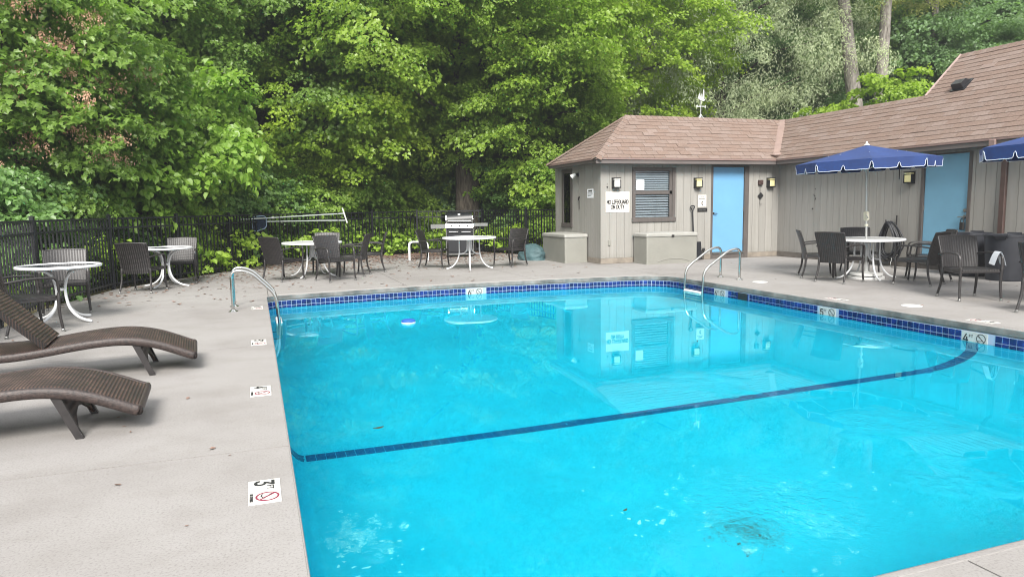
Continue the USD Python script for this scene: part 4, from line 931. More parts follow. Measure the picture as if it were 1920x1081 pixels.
# ------------------------------------------------------------------ wicker armchairs
def armchair(label, loc, rotz):
    """Faces local +x."""
    s = thing("wicker_armchair", label, "chair", loc, rotz)
    st = hull([(x, y, z) for x, w in ((-0.245, 0.232), (-0.20, 0.245), (0.22, 0.262), (0.262, 0.245)) for y in (-w, w) for z in (0.385, 0.428)] + [(0.0, y, z) for y in (-0.25, 0.25) for z in (0.38, 0.433)])
    obj("seat", st, M["wicker"], s, smooth=35)
    V = []; nu, nz = 9, 7
    for side in (0, 1):
        for i in range(nz + 1):
            t = i / nz; z = 0.335 + 0.525 * t; x0 = -0.235 - 0.055 * t - 0.075 * t * t; w = 0.232 + 0.030 * t
            for j in range(nu + 1):
                u_ = -1 + 2 * j / nu
                V.append((x0 + 0.030 * (u_ * u_) - side * 0.024, w * u_, z - 0.012 * u_ * u_ * t))
    V = np.array(V); n = nu + 1; h = (nz + 1) * n; F_ = []
    for i in range(nz):
        for j in range(nu):
            a = i * n + j
            F_ += [[a, a + n + 1, a + 1], [a, a + n, a + n + 1], [a + h, a + h + 1, a + h + n + 1], [a + h, a + h + n + 1, a + h + n]]
    for i in range(nz):
        a, b = i * n, i * n + nu
        F_ += [[a, a + h, a + h + n], [a, a + h + n, a + n], [b, b + n, b + h + n], [b, b + h + n, b + h]]
    for j in range(nu):
        a, b = j, nz * n + j
        F_ += [[a, a + 1, a + h + 1], [a, a + h + 1, a + h], [b, b + h, b + h + 1], [b, b + h + 1, b + 1]]
    obj("backrest", (V, np.array(F_)), M["wicker"], s, smooth=40)
    e = smooth_path([(-0.235 - 0.055 * t - 0.075 * t * t + 0.030 * u_ * u_ - 0.012, (0.232 + 0.030 * t) * u_, 0.335 + 0.525 * t - 0.012 * u_ * u_ * t) for t, u_ in [(0.0, -1), (0.5, -1), (0.97, -1)] + [(1.0, q) for q in (-0.9, -0.45, 0, 0.45, 0.9)] + [(0.97, 1), (0.5, 1), (0.0, 1)]], 3)
    obj("back_edge", tube(e, 0.0145, 6), M["frame_brown"], s, smooth=True)
    for sy in (-1, 1):
        arm = fillet([(-0.275, sy * 0.258, 0.615), (-0.05, sy * 0.285, 0.645), (0.245, sy * 0.282, 0.640), (0.262, sy * 0.278, 0.44)], 0.075, 6)
        obj("arm", tube(arm, 0.0185, 7, flat=(0.75, 1.25)), M["frame_brown"], s, smooth=True)
        for pts in ([(0.258, sy * 0.270, 0.46), (0.250, sy * 0.268, 0.24), (0.272, sy * 0.276, 0.025)], [(-0.235, sy * 0.240, 0.42), (-0.245, sy * 0.245, 0.22), (-0.300, sy * 0.262, 0.025)]):
            lg = obj("leg", tube(smooth_path(pts, 3), np.linspace(0.0205, 0.0155, 7), 8), M["frame_brown"], s, smooth=True)
            obj("foot_cap", lathe([(0.0185, 0.0), (0.021, 0.003), (0.021, 0.027), (0.0175, 0.033)], 10, pts[-1][:2]), M["grey_steel"], lg)
    obj("apron", cat([tube([(0.25, -0.26, 0.395), (0.25, 0.26, 0.395)], 0.014, 6), tube([(-0.22, -0.235, 0.385), (0.25, -0.262, 0.385)], 0.013, 6), tube([(-0.22, 0.235, 0.385), (0.25, 0.262, 0.385)], 0.013, 6)]), M["frame_brown"], s)
    return s


CHAIRS = [
    ((-2.55, 9.60), 35, "brown wicker armchair at the left edge, turned to the first small table"),
    ((-2.52, 11.42), -80, "wicker armchair behind the first small table, its pale back against the fence"),
    ((-1.87, 13.78), 72, "wicker armchair seen from behind, in front of the second small table"),
    ((-1.38, 15.20), -92, "wicker armchair behind the second small table by the fence"),
    ((0.49, 14.62), 41, "wicker armchair seen from behind at the left of the table under the pool poles"),
    ((1.43, 14.08), -66, "wicker armchair turned to the pool in front of the table under the pool poles"),
    ((1.45, 15.95), -100, "wicker armchair mostly hidden behind the table under the pool poles"),
    ((1.88, 14.98), 158, "wicker armchair facing left at the right of the table under the pool poles"),
    ((2.36, 15.72), 172, "wicker armchair standing behind the one at the right of the table under the pool poles"),
    ((3.86, 16.00), -30, "wicker armchair left of the table before the grill"),
    ((5.55, 15.52), -150, "wicker armchair right of the table before the grill, near the square storage box"),
    ((9.72, 10.38), -35, "dark wicker armchair half hidden, far left of the umbrella table"),
    ((9.45, 9.58), 15, "dark wicker armchair seen from behind at the front left of the umbrella table"),
    ((10.88, 10.55), -120, "dark wicker armchair behind the umbrella table against the board wall"),
    ((10.26, 8.72), 108, "dark wicker armchair at the front right of the umbrella table, turned from the camera"),
    ((10.98, 9.15), 145, "dark wicker armchair right of the umbrella table nearest the blue door"),
    ((9.31, 7.10), -112, "brown wicker armchair facing the pool with a white sheet on its arm"),
    ((8.99, 5.76), 10, "dark wicker armchair cut by the right edge of the picture"),
]
chair0 = None
for (x, y), rz, lb in CHAIRS:
    if chair0 is None:
        chair0 = armchair(lb, (x, y, 0), rz)
        tag(chair0, group="wicker armchairs round the tables")
    else:
        dup(chair0.GetPath(), "wicker_armchair", lb, "chair", (x, y, 0), rz, "wicker armchairs round the tables")
s = thing("paper_sheet", "white folded paper sheet draped over the armchair arm at right", "paper", (9.47, 6.84, 0.667), -112)
n = 9; V = []
for i in range(n):
    a = -1 + 2 * i / (n - 1)
    V += [(-0.06 + 0.03 * a, 0.004 + 0.055 * a + 0.0 * a, 0.002 - 0.17 * abs(a) ** 1.5), (0.075 + 0.03 * a, 0.004 + 0.06 * a, 0.004 - 0.19 * abs(a) ** 1.5)]
V = np.array(V); F_ = [[2 * i, 2 * i + 1, 2 * i + 3] for i in range(n - 1)] + [[2 * i, 2 * i + 3, 2 * i + 2] for i in range(n - 1)]
obj("sheet", (np.vstack([V, V - [0, 0, 0.0012]]), np.array(F_ + [[a + len(V), c_ + len(V), b + len(V)] for a, b, c_ in F_])), M["paper"], s)

# ------------------------------------------------------------------ wave loungers
def lounger(label, loc, rotz):
    """Foot end at the origin, body along -x."""
    s = thing("sun_lounger", label, "lounger", loc, rotz, "brown wicker loungers")
    xs_ = [0.0, -0.06, -0.15, -0.28, -0.42, -0.56, -0.72, -0.90, -1.08, -1.30, -1.55, -1.80, -1.95]
    zs_ = [0.172, 0.198, 0.240, 0.294, 0.330, 0.345, 0.342, 0.325, 0.302, 0.283, 0.281, 0.280, 0.280]
    P = smooth_path([(x, 0, z) for x, z in zip(xs_, zs_)], 4); W = 0.315
    V = []
    for p in P:
        for y, dz in ((-W, -0.012), (-W + 0.035, 0.0), (W - 0.035, 0.0), (W, -0.012), (W, -0.066), (-W, -0.066)):
            V.append((p[0], y, p[2] + dz))
    F_ = []; k = 6
    for i in range(len(P) - 1):
        for j in range(k):
            a, b = i * k + j, i * k + (j + 1) % k
            F_ += [[a, a + k, b + k], [a, b + k, b]]
    F_ += [[0, j, j + 1] for j in range(1, 5)] + [[(len(P) - 1) * k, (len(P) - 1) * k + j + 1, (len(P) - 1) * k + j] for j in range(1, 5)]
    obj("deck", (np.array(V), np.array(F_)), M["wicker_brown"], s, smooth=28)
    for sy in (-1, 1):
        obj("side_rail", tube([(p[0], sy * (W + 0.008), p[2] - 0.034) for p in P], 0.031, 9, flat=(1.1, 0.6)), M["wicker_dark"], s, smooth=True)
    obj("end_rail", tube([(0.006, -W - 0.01, 0.143), (0.006, W + 0.01, 0.143)], 0.030, 9, flat=(1.1, 0.7)), M["wicker_dark"], s, smooth=True)
    a = math.radians(46); cx, sx = math.cos(a), math.sin(a)
    B = [(-1.07, 0.325), (-1.25, 0.325 + 0.18 * sx / cx * 0.98), (-1.45, 0.325 + 0.38 * sx / cx), (-1.62, 0.325 + 0.55 * sx / cx)]
    V = []
    for x, z in B:
        for y, o in ((-W + 0.02, 0), (W - 0.02, 0), (W - 0.02, 0.045), (-W + 0.02, 0.045)):
            V.append((x - o * sx, y, z - o * cx))
    F_ = []; k = 4
    for i in range(len(B) - 1):
        for j in range(k):
            p_, q_ = i * k + j, i * k + (j + 1) % k
            F_ += [[p_, p_ + k, q_ + k], [p_, q_ + k, q_]]
    F_ += [[0, 1, 2], [0, 2, 3], [12, 14, 13], [12, 15, 14]]
    bk = obj("backrest", (np.array(V), np.array(F_)), M["wicker_brown"], s, smooth=28)
    obj("back_strut", cat([tube([(-1.45, y, 0.60), (-1.62, y, 0.27)], 0.013, 6) for y in (-0.2, 0.2)]), M["dark_metal"], bk)
    for xt, xb in ((-0.44, -0.33), (-1.50, -1.61)):
        for sy in (-1, 1):
            obj("leg", hull([(xt - 0.026, sy * 0.29, 0.27), (xt + 0.026, sy * 0.29, 0.27), (xt - 0.026, sy * 0.322, 0.27), (xt + 0.026, sy * 0.322, 0.27), (xb - 0.022, sy * 0.285, 0.0), (xb + 0.022, sy * 0.285, 0.0), (xb - 0.022, sy * 0.320, 0.0), (xb + 0.022, sy * 0.320, 0.0)]), M["frame_brown"], s)
        arch = [(-0.288, 0.01), (-0.24, 0.06), (-0.13, 0.115), (0.0, 0.135), (0.13, 0.115), (0.24, 0.06), (0.288, 0.01), (0.288, 0.27), (-0.288, 0.27)]
        m = prism(Polygon(arch), -0.010, 0.010)
        v_ = m[0]; xx = xt + (xb - xt) * (0.27 - v_[:, 1]) / 0.27
        obj("leg_panel", (np.column_stack([xx + v_[:, 2], v_[:, 0], v_[:, 1]]), m[1] if False else m[1]), M["wicker_brown"], s)
    return s


lounger("brown wicker wave lounger nearest the camera, its foot end over a woven leg panel", (-0.76, 5.21, 0), 3)
lounger("brown wicker wave lounger with raised backrest, the farther one of the pair", (-0.57, 6.93, 0), 4)

# ------------------------------------------------------------------ umbrellas
def umbrella(label, loc, rotz):
    s = thing("patio_umbrella", label, "umbrella", loc, rotz, "blue umbrellas with white piped valance")
    fa = math.radians(19.8 + rotz); tl = 2.0  # the pole leans a little to the left
    UsdGeom.Xformable(s).AddRotateXYZOp().Set(Gf.Vec3f(-tl * math.sin(fa), -tl * math.cos(fa), 0))
    R_, ZA, ZRm, VH = 1.16, 2.355, 2.075, 0.165
    for k in range(8):
        a0, a1 = k * math.pi / 4, (k + 1) * math.pi / 4; am = (a0 + a1) / 2
        rows = []
        for t in np.linspace(0.045, 1, 7):
            z = ZA + (ZRm - ZA) * (t ** 0.93)
            A, B = np.array([R_ * t * math.cos(a0), R_ * t * math.sin(a0), z]), np.array([R_ * t * math.cos(a1), R_ * t * math.sin(a1), z])
            rows.append([A + (B - A) * q - np.array([0, 0, 0.030 * t * math.sin(math.pi * q)]) for q in np.linspace(0, 1, 7)])
        V = np.array(rows).reshape(-1, 3); F_ = []
        for i in range(6):
            for j in range(6):
                q = i * 7 + j; F_ += [[q, q + 7, q + 8], [q, q + 8, q + 1]]
        n = len(V)
        pn = obj("canopy_panel", (np.vstack([V, V - [0, 0, 0.003]]), np.array(F_ + [[a + n, c_ + n, b + n] for a, b, c_ in F_])), M["navy"], s, smooth=True)
        w = 2 * R_ * math.sin(math.pi / 8)
        notch = lambda c_, hw, h: Polygon([(c_ - hw * 1.9, -0.001), (c_ - hw * 1.1, 0.02), (c_ - hw * 0.7, h * 0.75), (c_, h), (c_ + hw * 0.7, h * 0.75), (c_ + hw * 1.1, 0.02), (c_ + hw * 1.9, -0.001)])
        fl = sbox(0.002, 0, w - 0.002, VH).difference(shapely.union_all([notch(w / 2, 0.024, 0.085), notch(0, 0.028, 0.125), notch(w, 0.028, 0.125)]))
        u_ = np.array([math.cos(a1) - math.cos(a0), math.sin(a1) - math.sin(a0), 0]); u_ /= np.linalg.norm(u_)
        org = np.array([R_ * math.cos(a0), R_ * math.sin(a0), ZRm - VH]); out = np.cross(u_, (0, 0, 1.0))
        F_v = frame(u_, (0, 0, 1), out)
        obj("valance", xf(prism(fl, -0.002, 0.002), F_v, org), M["navy"], pn)
        for g in getattr(fl, "geoms", [fl]):
            cs_ = [q for q in list(g.exterior.coords) if q[1] < VH - 0.004]
            ring_ = list(g.exterior.coords)[:-1]
            st = next(i for i, q in enumerate(ring_) if q[1] > VH - 0.004 and ring_[(i + 1) % len(ring_)][1] < VH - 0.004)
            pth = []
            for i in range(1, len(ring_) + 1):
                q = ring_[(st + i) % len(ring_)]
                if q[1] > VH - 0.004:
                    break
                pth.append(q)
            obj("piping", xf(tube([(q[0], q[1], 0.001) for q in pth], 0.0048, 5), F_v, org), M["piping"], pn)
        obj("rib", tube([(0.04 * math.cos(a0), 0.04 * math.sin(a0), ZA - 0.03), ((R_ - 0.02) * math.cos(a0), (R_ - 0.02) * math.sin(a0), ZRm - 0.012)], 0.007, 5), M["white_paint"], s)
        obj("strut", tube([(0.03 * math.cos(a0), 0.03 * math.sin(a0), 1.93), (0.62 * math.cos(a0), 0.62 * math.sin(a0), ZRm + 0.125)], 0.006, 5), M["white_paint"], s)
    obj("pole", tube([(0, 0, 0.05), (0, 0, ZA + 0.01)], 0.019, 12), mat("pole_grey_%d" % _used.get("/World/patio_umbrella", 0), (0.42, 0.42, 0.41), 0.35, metallic=0.6), s, smooth=True)
    obj("runner", lathe([(0.020, 1.89), (0.034, 1.90), (0.034, 1.96), (0.020, 1.97)], 14), M["white_plastic"], s)
    obj("crank_box", cat([hull([(x_, y_, z_) for x_ in (-0.03, 0.03) for y_ in (-0.035, 0.035) for z_ in (1.05, 1.18)] + [(0, 0, 1.21), (0, 0, 1.0)]), lathe([(0.022, 0.93), (0.03, 0.94), (0.03, 0.965), (0.022, 0.97)], 14)]), M["cream"], s)
    obj("crank_handle", cat([tube([(-0.03, -0.02, 1.13), (-0.06, -0.05, 1.13), (-0.04, -0.075, 1.08), (-0.075, -0.09, 1.08)], 0.008, 6)]), M["grey_steel"], s)
    obj("finial", lathe([(0.001, ZA + 0.060), (0.012, ZA + 0.054), (0.020, ZA + 0.034), (0.018, ZA + 0.018), (0.036, ZA + 0.008), (0.05, ZA - 0.008)][::-1], 16), M["white_plastic"], s, smooth=50)
    obj("pull_cord", tube([(0.25, -0.45, 1.98), (0.25, -0.45, 1.72)], 0.008, 5), M["rubber"], s)
    return s


for loc, rz, lb, lb2 in ((T5, 2.3, "navy blue octagonal umbrella with white scalloped piping, fully in view", "stacked white umbrella base under the fully visible umbrella"), (T6, 17.2, "navy blue umbrella cut by the right edge of the picture", "stacked white umbrella base under the umbrella at the right edge")):
    umbrella(lb, loc, rz)
    s = thing("umbrella_base", lb2, "umbrella base", loc)
    obj("lower_plate", disc(0.30, 0.001, 0.045, 36), M["white_plastic"], s); obj("upper_plate", disc(0.27, 0.062, 0.10, 36), M["white_plastic"], s)
    obj("spacer", disc(0.255, 0.046, 0.061, 30), M["ink"], s)
    obj("sleeve", lathe([(0.022, 0.30), (0.034, 0.29), (0.034, 0.13), (0.07, 0.101)][::-1], 18), M["white_plastic"], s)

# ------------------------------------------------------------------ storage boxes, bins
def deck_box(label, loc, wx, wy, h, lip):
    s = thing("storage_box", label, "storage box", loc)
    b = 0.035
    pl_ = sbox(-wx / 2, -wy / 2, wx / 2, wy / 2).buffer(-b).buffer(b, 5)
    obj("body", xf(prism(pl_, 0.0, h - 0.07)), M["box_plastic"], s, smooth=30)
    lp = pl_.buffer(0.018)
    V = []
    top = np.array(lp.exterior.coords)[:-1]
    rows = [(1.0, h - 0.082), (1.0, h - 0.030), (0.985, h - 0.018), (0.93, h - 0.004), (0.6, h + 0.012), (0.25, h + 0.018), (0.02, h + 0.019)]
    loops_ = [np.column_stack([top * k, np.full(len(top), z)]) for k, z in rows]
    v_, f_ = ring_mesh(loops_)
    if lp.exterior.is_ccw is False:
        f_ = f_[:, ::-1]
    obj("lid", (v_, f_), M["box_lid"], s, smooth=35)
    obj("plinth", prism(pl_.buffer(0.008), 0.0, 0.035), M["box_plastic"], s)
    if lip:
        obj("arch_moulding", cat([tube(smooth_path([(-wx * 0.30, -wy / 2 - 0.001, 0.05), (-wx * 0.15, -wy / 2 - 0.001, 0.10), (0.02, -wy / 2 - 0.001, 0.115), (wx * 0.19, -wy / 2 - 0.001, 0.10), (wx * 0.34, -wy / 2 - 0.001, 0.05)], 6), 0.010, 5)]), M["box_plastic"], s)
        obj("latch", bx(-0.035, 0.035, -wy / 2 - 0.026, -wy / 2 - 0.012, h - 0.10, h - 0.05, 0.004), M["dark_metal"], s)
    return s


deck_box("squat grey storage box against the side wall, left of the building corner", (7.29, 16.35, 0), 0.60, 1.42, 0.70, False)
deck_box("long grey storage box with pale lid below the window", (9.13, 14.62, 0), 1.36, 0.62, 0.72, True)
for lb, loc in (("black round bin beside the downspout, partly behind the armchair with the sheet", (12.22, 9.35, 0)), ("black round bin at the right edge, in front of the wall", (12.02, 8.52, 0))):
    s = thing("waste_bin", lb, "bin", loc, 20, "black round bins by the wall")
    obj("body", lathe([(0.001, 0.004), (0.275, 0.004), (0.285, 0.02), (0.335, 0.74), (0.345, 0.745), (0.345, 0.775), (0.325, 0.78), (0.318, 0.74), (0.265, 0.03), (0.001, 0.03)], 36), M["bin"], s, smooth=35)
    for sg in (-1, 1):
        obj("handle", hull([(sg * x_, y_, z_) for x_ in (0.325, 0.395) for y_ in (-0.10, 0.10) for z_ in (0.765, 0.80)] + [(sg * 0.345, y_, 0.70) for y_ in (-0.07, 0.07)]), M["bin"], s)
s = thing("cloth_bundle", "teal folded cover heaped beside the square storage box", "bundle", (6.72, 17.15, 0), 20)
ico = trimesh.creation.icosphere(4, 1.0); v_ = np.array(ico.vertices); v_ *= (0.86 + 0.28 * meshkit.fbm(v_ * [2.2, 2.2, 3.5] + 7, 3, 2))[:, None]; v_[:, 2] += 0.10 * np.sin(v_[:, 0] * 7 + v_[:, 1] * 4) * 0.5
v_ = v_ * [0.30, 0.42, 0.34]; v_[:, 2] = np.maximum(v_[:, 2], -0.06) + 0.06
obj("cover", (v_, np.array(ico.faces)), M["teal"], s, smooth=True)
s = thing("side_table", "small white tubular side table behind the armchair, left of the grill", "side table", (4.05, 18.55, 0), -8)
for y in (-0.17, 0.17):
    obj("frame", tube(fillet([(-0.24, y, 0.0), (-0.24, y, 0.49), (0.24, y, 0.49), (0.24, y, 0.0)], 0.10, 7), 0.017, 8), M["white_paint"], s, smooth=True)
for k in range(5):
    obj("slat", bx(-0.14 + k * 0.07 - 0.024, -0.14 + k * 0.07 + 0.024, -0.20, 0.20, 0.498, 0.508, 0.003), M["white_paint"], s)

# ------------------------------------------------------------------ gas grill
s = thing("gas_grill", "stainless and black gas grill with lid and side shelves by the fence", "grill", (5.42, 19.35, 0), -15.6)
obj("cabinet", bx(-0.36, 0.36, -0.22, 0.25, 0.10, 0.80, 0.01), M["black"], s)
obj("base", bx(-0.39, 0.39, -0.25, 0.27, 0.06, 0.10, 0.01), M["grey_steel"], s)
for x in (-0.33, 0.33):
    for y in (-0.19, 0.2):
        obj("caster", xf(lathe([(0.001, -0.015), (0.03, -0.015), (0.033, 0), (0.03, 0.015), (0.001, 0.015)], 14), frame((0, 1, 0), (0, 0, 1), (1, 0, 0)), (x, y, 0.033)), M["rubber"], s)
for a, b in ((-0.335, -0.01), (0.01, 0.335)):
    dr_ = obj("drawer", bx(a, b, -0.245, -0.221, 0.66, 0.79, 0.006), M["black"], s)
    obj("handle", tube([(a + 0.04, -0.262, 0.70), (b - 0.04, -0.262, 0.70)], 0.011, 7), M["steel"], dr_)
    dd = obj("door", bx(a, b, -0.245, -0.221, 0.15, 0.64, 0.006), M["black"], s)
obj("side_panel", cat([bx(-0.385, -0.361, -0.24, 0.25, 0.10, 0.80, 0.004), bx(0.361, 0.385, -0.24, 0.25, 0.10, 0.80, 0.004)]), M["grey_steel"], s)
obj("control_panel", hull([(x, y, z) for x in (-0.38, 0.38) for y, z in ((-0.30, 0.82), (-0.27, 0.93), (-0.2, 0.93), (-0.2, 0.81))]), M["steel"], s)
for x in (-0.22, 0.0, 0.22):
    obj("knob", xf(lathe([(0.001, 0.04), (0.026, 0.038), (0.032, 0.0)][::-1], 16), frame((1, 0, 0), (0, 0.26, 0.966), (0, -0.966, 0.26)), (x, -0.287, 0.872)), M["ink"], s)
obj("ignition_button", xf(disc(0.014, 0, 0.012, 12), frame((1, 0, 0), (0, 0.26, 0.966), (0, -0.966, 0.26)), (-0.32, -0.287, 0.872)), M["ink"], s)
obj("firebox", bx(-0.37, 0.37, -0.20, 0.26, 0.81, 0.95, 0.01), M["dark_metal"], s)
lp_ = [(-0.24, 0.955), (-0.25, 1.04), (-0.215, 1.14), (-0.13, 1.215), (0.0, 1.245), (0.13, 1.225), (0.23, 1.13), (0.26, 0.955)]
m = prism(Polygon(lp_), -0.35, 0.35); Fl = frame((0, 1, 0), (0, 0, 1), (1, 0, 0))
ld = obj("lid", xf(m, Fl), M["black"], s, smooth=35)
for x in (-0.375, 0.35):
    obj("lid_end", xf(xf(prism(Polygon(lp_).buffer(0.012), 0, 0.025)), Fl, (x, 0, 0)), M["steel"], ld, smooth=35)
obj("lid_front", hull([(x, y, z) for x in (-0.345, 0.345) for y, z in ((-0.247, 0.965), (-0.257, 1.045), (-0.24, 1.045), (-0.235, 0.965))]), M["grey_steel"], ld)
obj("lid_handle", cat([tube([(-0.31, -0.31, 1.0), (0.31, -0.31, 1.0)], 0.014, 8), tube([(-0.29, -0.31, 1.0), (-0.29, -0.24, 1.0)], 0.010, 6), tube([(0.29, -0.31, 1.0), (0.29, -0.24, 1.0)], 0.010, 6)]), M["steel"], ld)
obj("thermometer", xf(disc(0.036, 0, 0.012, 20), frame((1, 0, 0), (0, 0.66, 0.75), (0, -0.75, 0.66)), (-0.01, -0.178, 1.18)), M["white_plastic"], ld)
obj("side_shelf", cat([bx(-0.80, -0.386, -0.24, 0.22, 0.885, 0.92, 0.01), bx(-0.80, -0.386, -0.255, -0.241, 0.80, 0.92, 0.004)]), M["grey_steel"], s)
obj("side_shelf", cat([bx(0.386, 0.78, -0.24, 0.22, 0.905, 0.935, 0.012), bx(0.386, 0.78, -0.255, -0.241, 0.845, 0.935, 0.004)]), M["grey_steel"], s)
obj("shelf_bracket", cat([tube([(0.40, 0.0, 0.70), (0.60, 0.0, 0.89)], 0.012, 6), tube([(-0.40, 0.0, 0.66), (-0.62, 0.0, 0.88)], 0.012, 6), bx(0.48, 0.50, -0.21, -0.19, 0.62, 0.90)]), M["dark_metal"], s)
s = thing("utility_box", "white box standing beyond the fence to the right of the grill", "box", (7.15, 21.6, -0.05), -18)
obj("body", bx(-0.27, 0.27, -0.2, 0.2, 0.05, 0.36, 0.02), M["white_plastic"], s); obj("cover", bx(-0.29, 0.29, -0.22, 0.22, 0.361, 0.40, 0.012), M["white_plastic"], s); [obj("foot", bx(x, x + 0.06, -0.15, 0.15, 0, 0.049), M["dark_metal"], s) for x in (-0.22, 0.16)]

# ------------------------------------------------------------------ fence
fence = thing("metal_fence", "black metal picket fence running round the deck from left edge to building", "fence")
FH = 1.29
fpts = [np.array(p) for p in FENCE]
n_p = 0; stuff = []
for a, b in zip(fpts, fpts[1:]):
    d_ = b - a; L_ = np.linalg.norm(d_); d_ /= L_; nn = np.array([-d_[1], d_[0]]); F2 = frame((d_[0], d_[1], 0), (nn[0], nn[1], 0), (0, 0, 1))
    k = max(1, int(round(L_ / 2.1)))
    for i in range(k):
        p0 = a + d_ * (L_ * i / k); seg = L_ / k
        ps = obj("post", xf(bx(-0.028, 0.028, -0.028, 0.028, -0.05, FH + 0.03, 0.003), F2, (*p0, 0)), M["fence_black"], fence)
        obj("cap", xf(hull([(x_, y_, FH + 0.031) for x_ in (-0.034, 0.034) for y_ in (-0.034, 0.034)] + [(x_, y_, FH + 0.042) for x_ in (-0.034, 0.034) for y_ in (-0.034, 0.034)] + [(0, 0, FH + 0.062)]), F2, (*p0, 0)), M["fence_black"], ps)
        for z in (0.10, FH - 0.19, FH - 0.02):
            obj("rail", xf(bx(0.029, seg - 0.029, -0.013, 0.013, z - 0.016, z + 0.016), F2, (*p0, 0)), M["fence_black"], fence)
        m_ = int((seg - 0.06) / 0.122)
        for j in range(m_):
            q = 0.03 + (j + 0.5) * (seg - 0.06) / m_
            pk = xf(cat([bx(-0.0105, 0.0105, -0.0105, 0.0105, 0.117, FH - 0.207), bx(-0.0105, 0.0105, -0.0105, 0.0105, FH - 0.173, FH - 0.037), bx(-0.0105, 0.0105, -0.0105, 0.0105, 0.03, 0.083)]), F2, (*(p0 + d_ * q), 0))
            if n_p < 290:
                obj("picket", pk, M["fence_black"], fence); n_p += 1
            else:
                stuff.append(pk)
if stuff:
    obj("picket_run", cat(stuff), M["fence_black"], fence, kind="stuff")
# poles hung on the fence
def fpoint(x):
    for a, b in zip(fpts[5:], fpts[6:]):
        if a[0] <= x <= b[0]:
            return a + (b - a) * (x - a[0]) / (b[0] - a[0])


s = thing("leaf_skimmer", "blue rimmed skimmer net on a pale pole hung along the fence", "skimmer net", (0, 0, 0))
y_ = lambda x: fpoint(x)[1] - 0.09
obj("pole", tube([(x, y_(x) - 0.03, z) for x, z in ((0.30, 1.095), (1.65, 1.075), (2.44, 1.06))], 0.016, 8), M["pole_white"], s, smooth=True)
cx_, cz_ = 0.12, 1.06
rp = [(cx_ - 0.155, 1.22), (cx_ + 0.10, 1.245), (cx_ + 0.165, 1.20), (cx_ + 0.165, 0.98), (cx_ + 0.12, 0.925), (cx_ - 0.10, 0.86), (cx_ - 0.16, 0.90)]
rim_pts = fillet([(x, 0, z) for x, z in rp + rp[:2]], 0.03, 4)[1:-1]
obj("rim", tube([(x, y_(0.2) - 0.04 + (x - 0.2) * 0.5, z) for x, _, z in rim_pts], 0.012, 7, closed=True), M["pole_blue"], s, smooth=True)
nm = prism(Polygon(rp).buffer(-0.005), -0.001, 0.001)[0:2]
v_ = nm[0]
obj("netting", (np.column_stack([v_[:, 0], y_(0.2) - 0.03 + (v_[:, 0] - 0.2) * 0.5 + 0.05 * np.sin(np.clip((v_[:, 1] - 0.86) / 0.38, 0, 1) * np.pi) * 0 + v_[:, 2], v_[:, 1]]), nm[1]), M["net"], s)
s = thing("brush_pole", "long white telescopic pole with a tilted brush head hung along the fence top", "pool brush", (0, 0, 0))
obj("pole", tube([(x, y_(max(x, 0.16)) - (0.05 if x > 0 else 0.45), z) for x, z in ((-0.30, 1.165), (0.18, 1.18), (1.65, 1.23), (2.36, 1.255))], 0.0165, 8), M["pole_white"], s, smooth=True)
obj("collar", xf(disc(0.028, -0.03, 0.03, 12), frame((0, 1, 0), (0, 0, 1), (1, 0, 0)), (0.45, y_(0.45) - 0.055, 1.19)), M["white_plastic"], s)
obj("brush_head", xf(bx(-0.018, 0.018, -0.03, 0.03, -0.22, 0.22, 0.008), np.array([[0.96, 0, -0.27], [0, 1, 0], [0.27, 0, 0.96]]), (2.40, y_(2.4) - 0.08, 1.20)), M["white_plastic"], s)
for x in (0.62, 2.2):
    obj("hanger", tube([(x, y_(x) + 0.08, 1.27), (x, y_(x) - 0.07, 1.27), (x, y_(x) - 0.08, 1.0)], 0.008, 5), M["dark_metal"], s)

# ------------------------------------------------------------------ thin summer haze
hz_ = usdkit.material(stage, "/World/Looks/haze_air", {"v": ("principled_volume", {"color": (0.93, 0.96, 1.0), "density": 0.00095, "anisotropy": 0.2})}, [], volume="v.volume")
obj("haze", bx(-125, 145, -125, 145, -3.4, 23.5), hz_, label="faint summer haze between the camera and the wood", cat="haze", kind="stuff")

# ------------------------------------------------------------------ leaf litter
rng = np.random.default_rng(21)
lit = []
fseg = [(a, b) for a, b in zip(fpts[2:], fpts[3:])]


def litter(x, y, s):
    c_ = rng.uniform(0.3, 1)
    V = np.array([[-1, 0, 0.1 * c_], [-0.3, -0.45, 0.35 * c_], [0.6, -0.35, 0.2 * c_], [1, 0.05, 0.45 * c_], [0.4, 0.5, 0.3 * c_], [-0.4, 0.4, 0.1], [0.05, 0.0, 0.05]]) * s
    lit.append(xf((V, np.array([[0, 1, 6], [1, 2, 6], [2, 3, 6], [3, 4, 6], [4, 5, 6], [5, 0, 6]])), t=(x, y, 0.003), rz=rng.uniform(0, 6.28)))


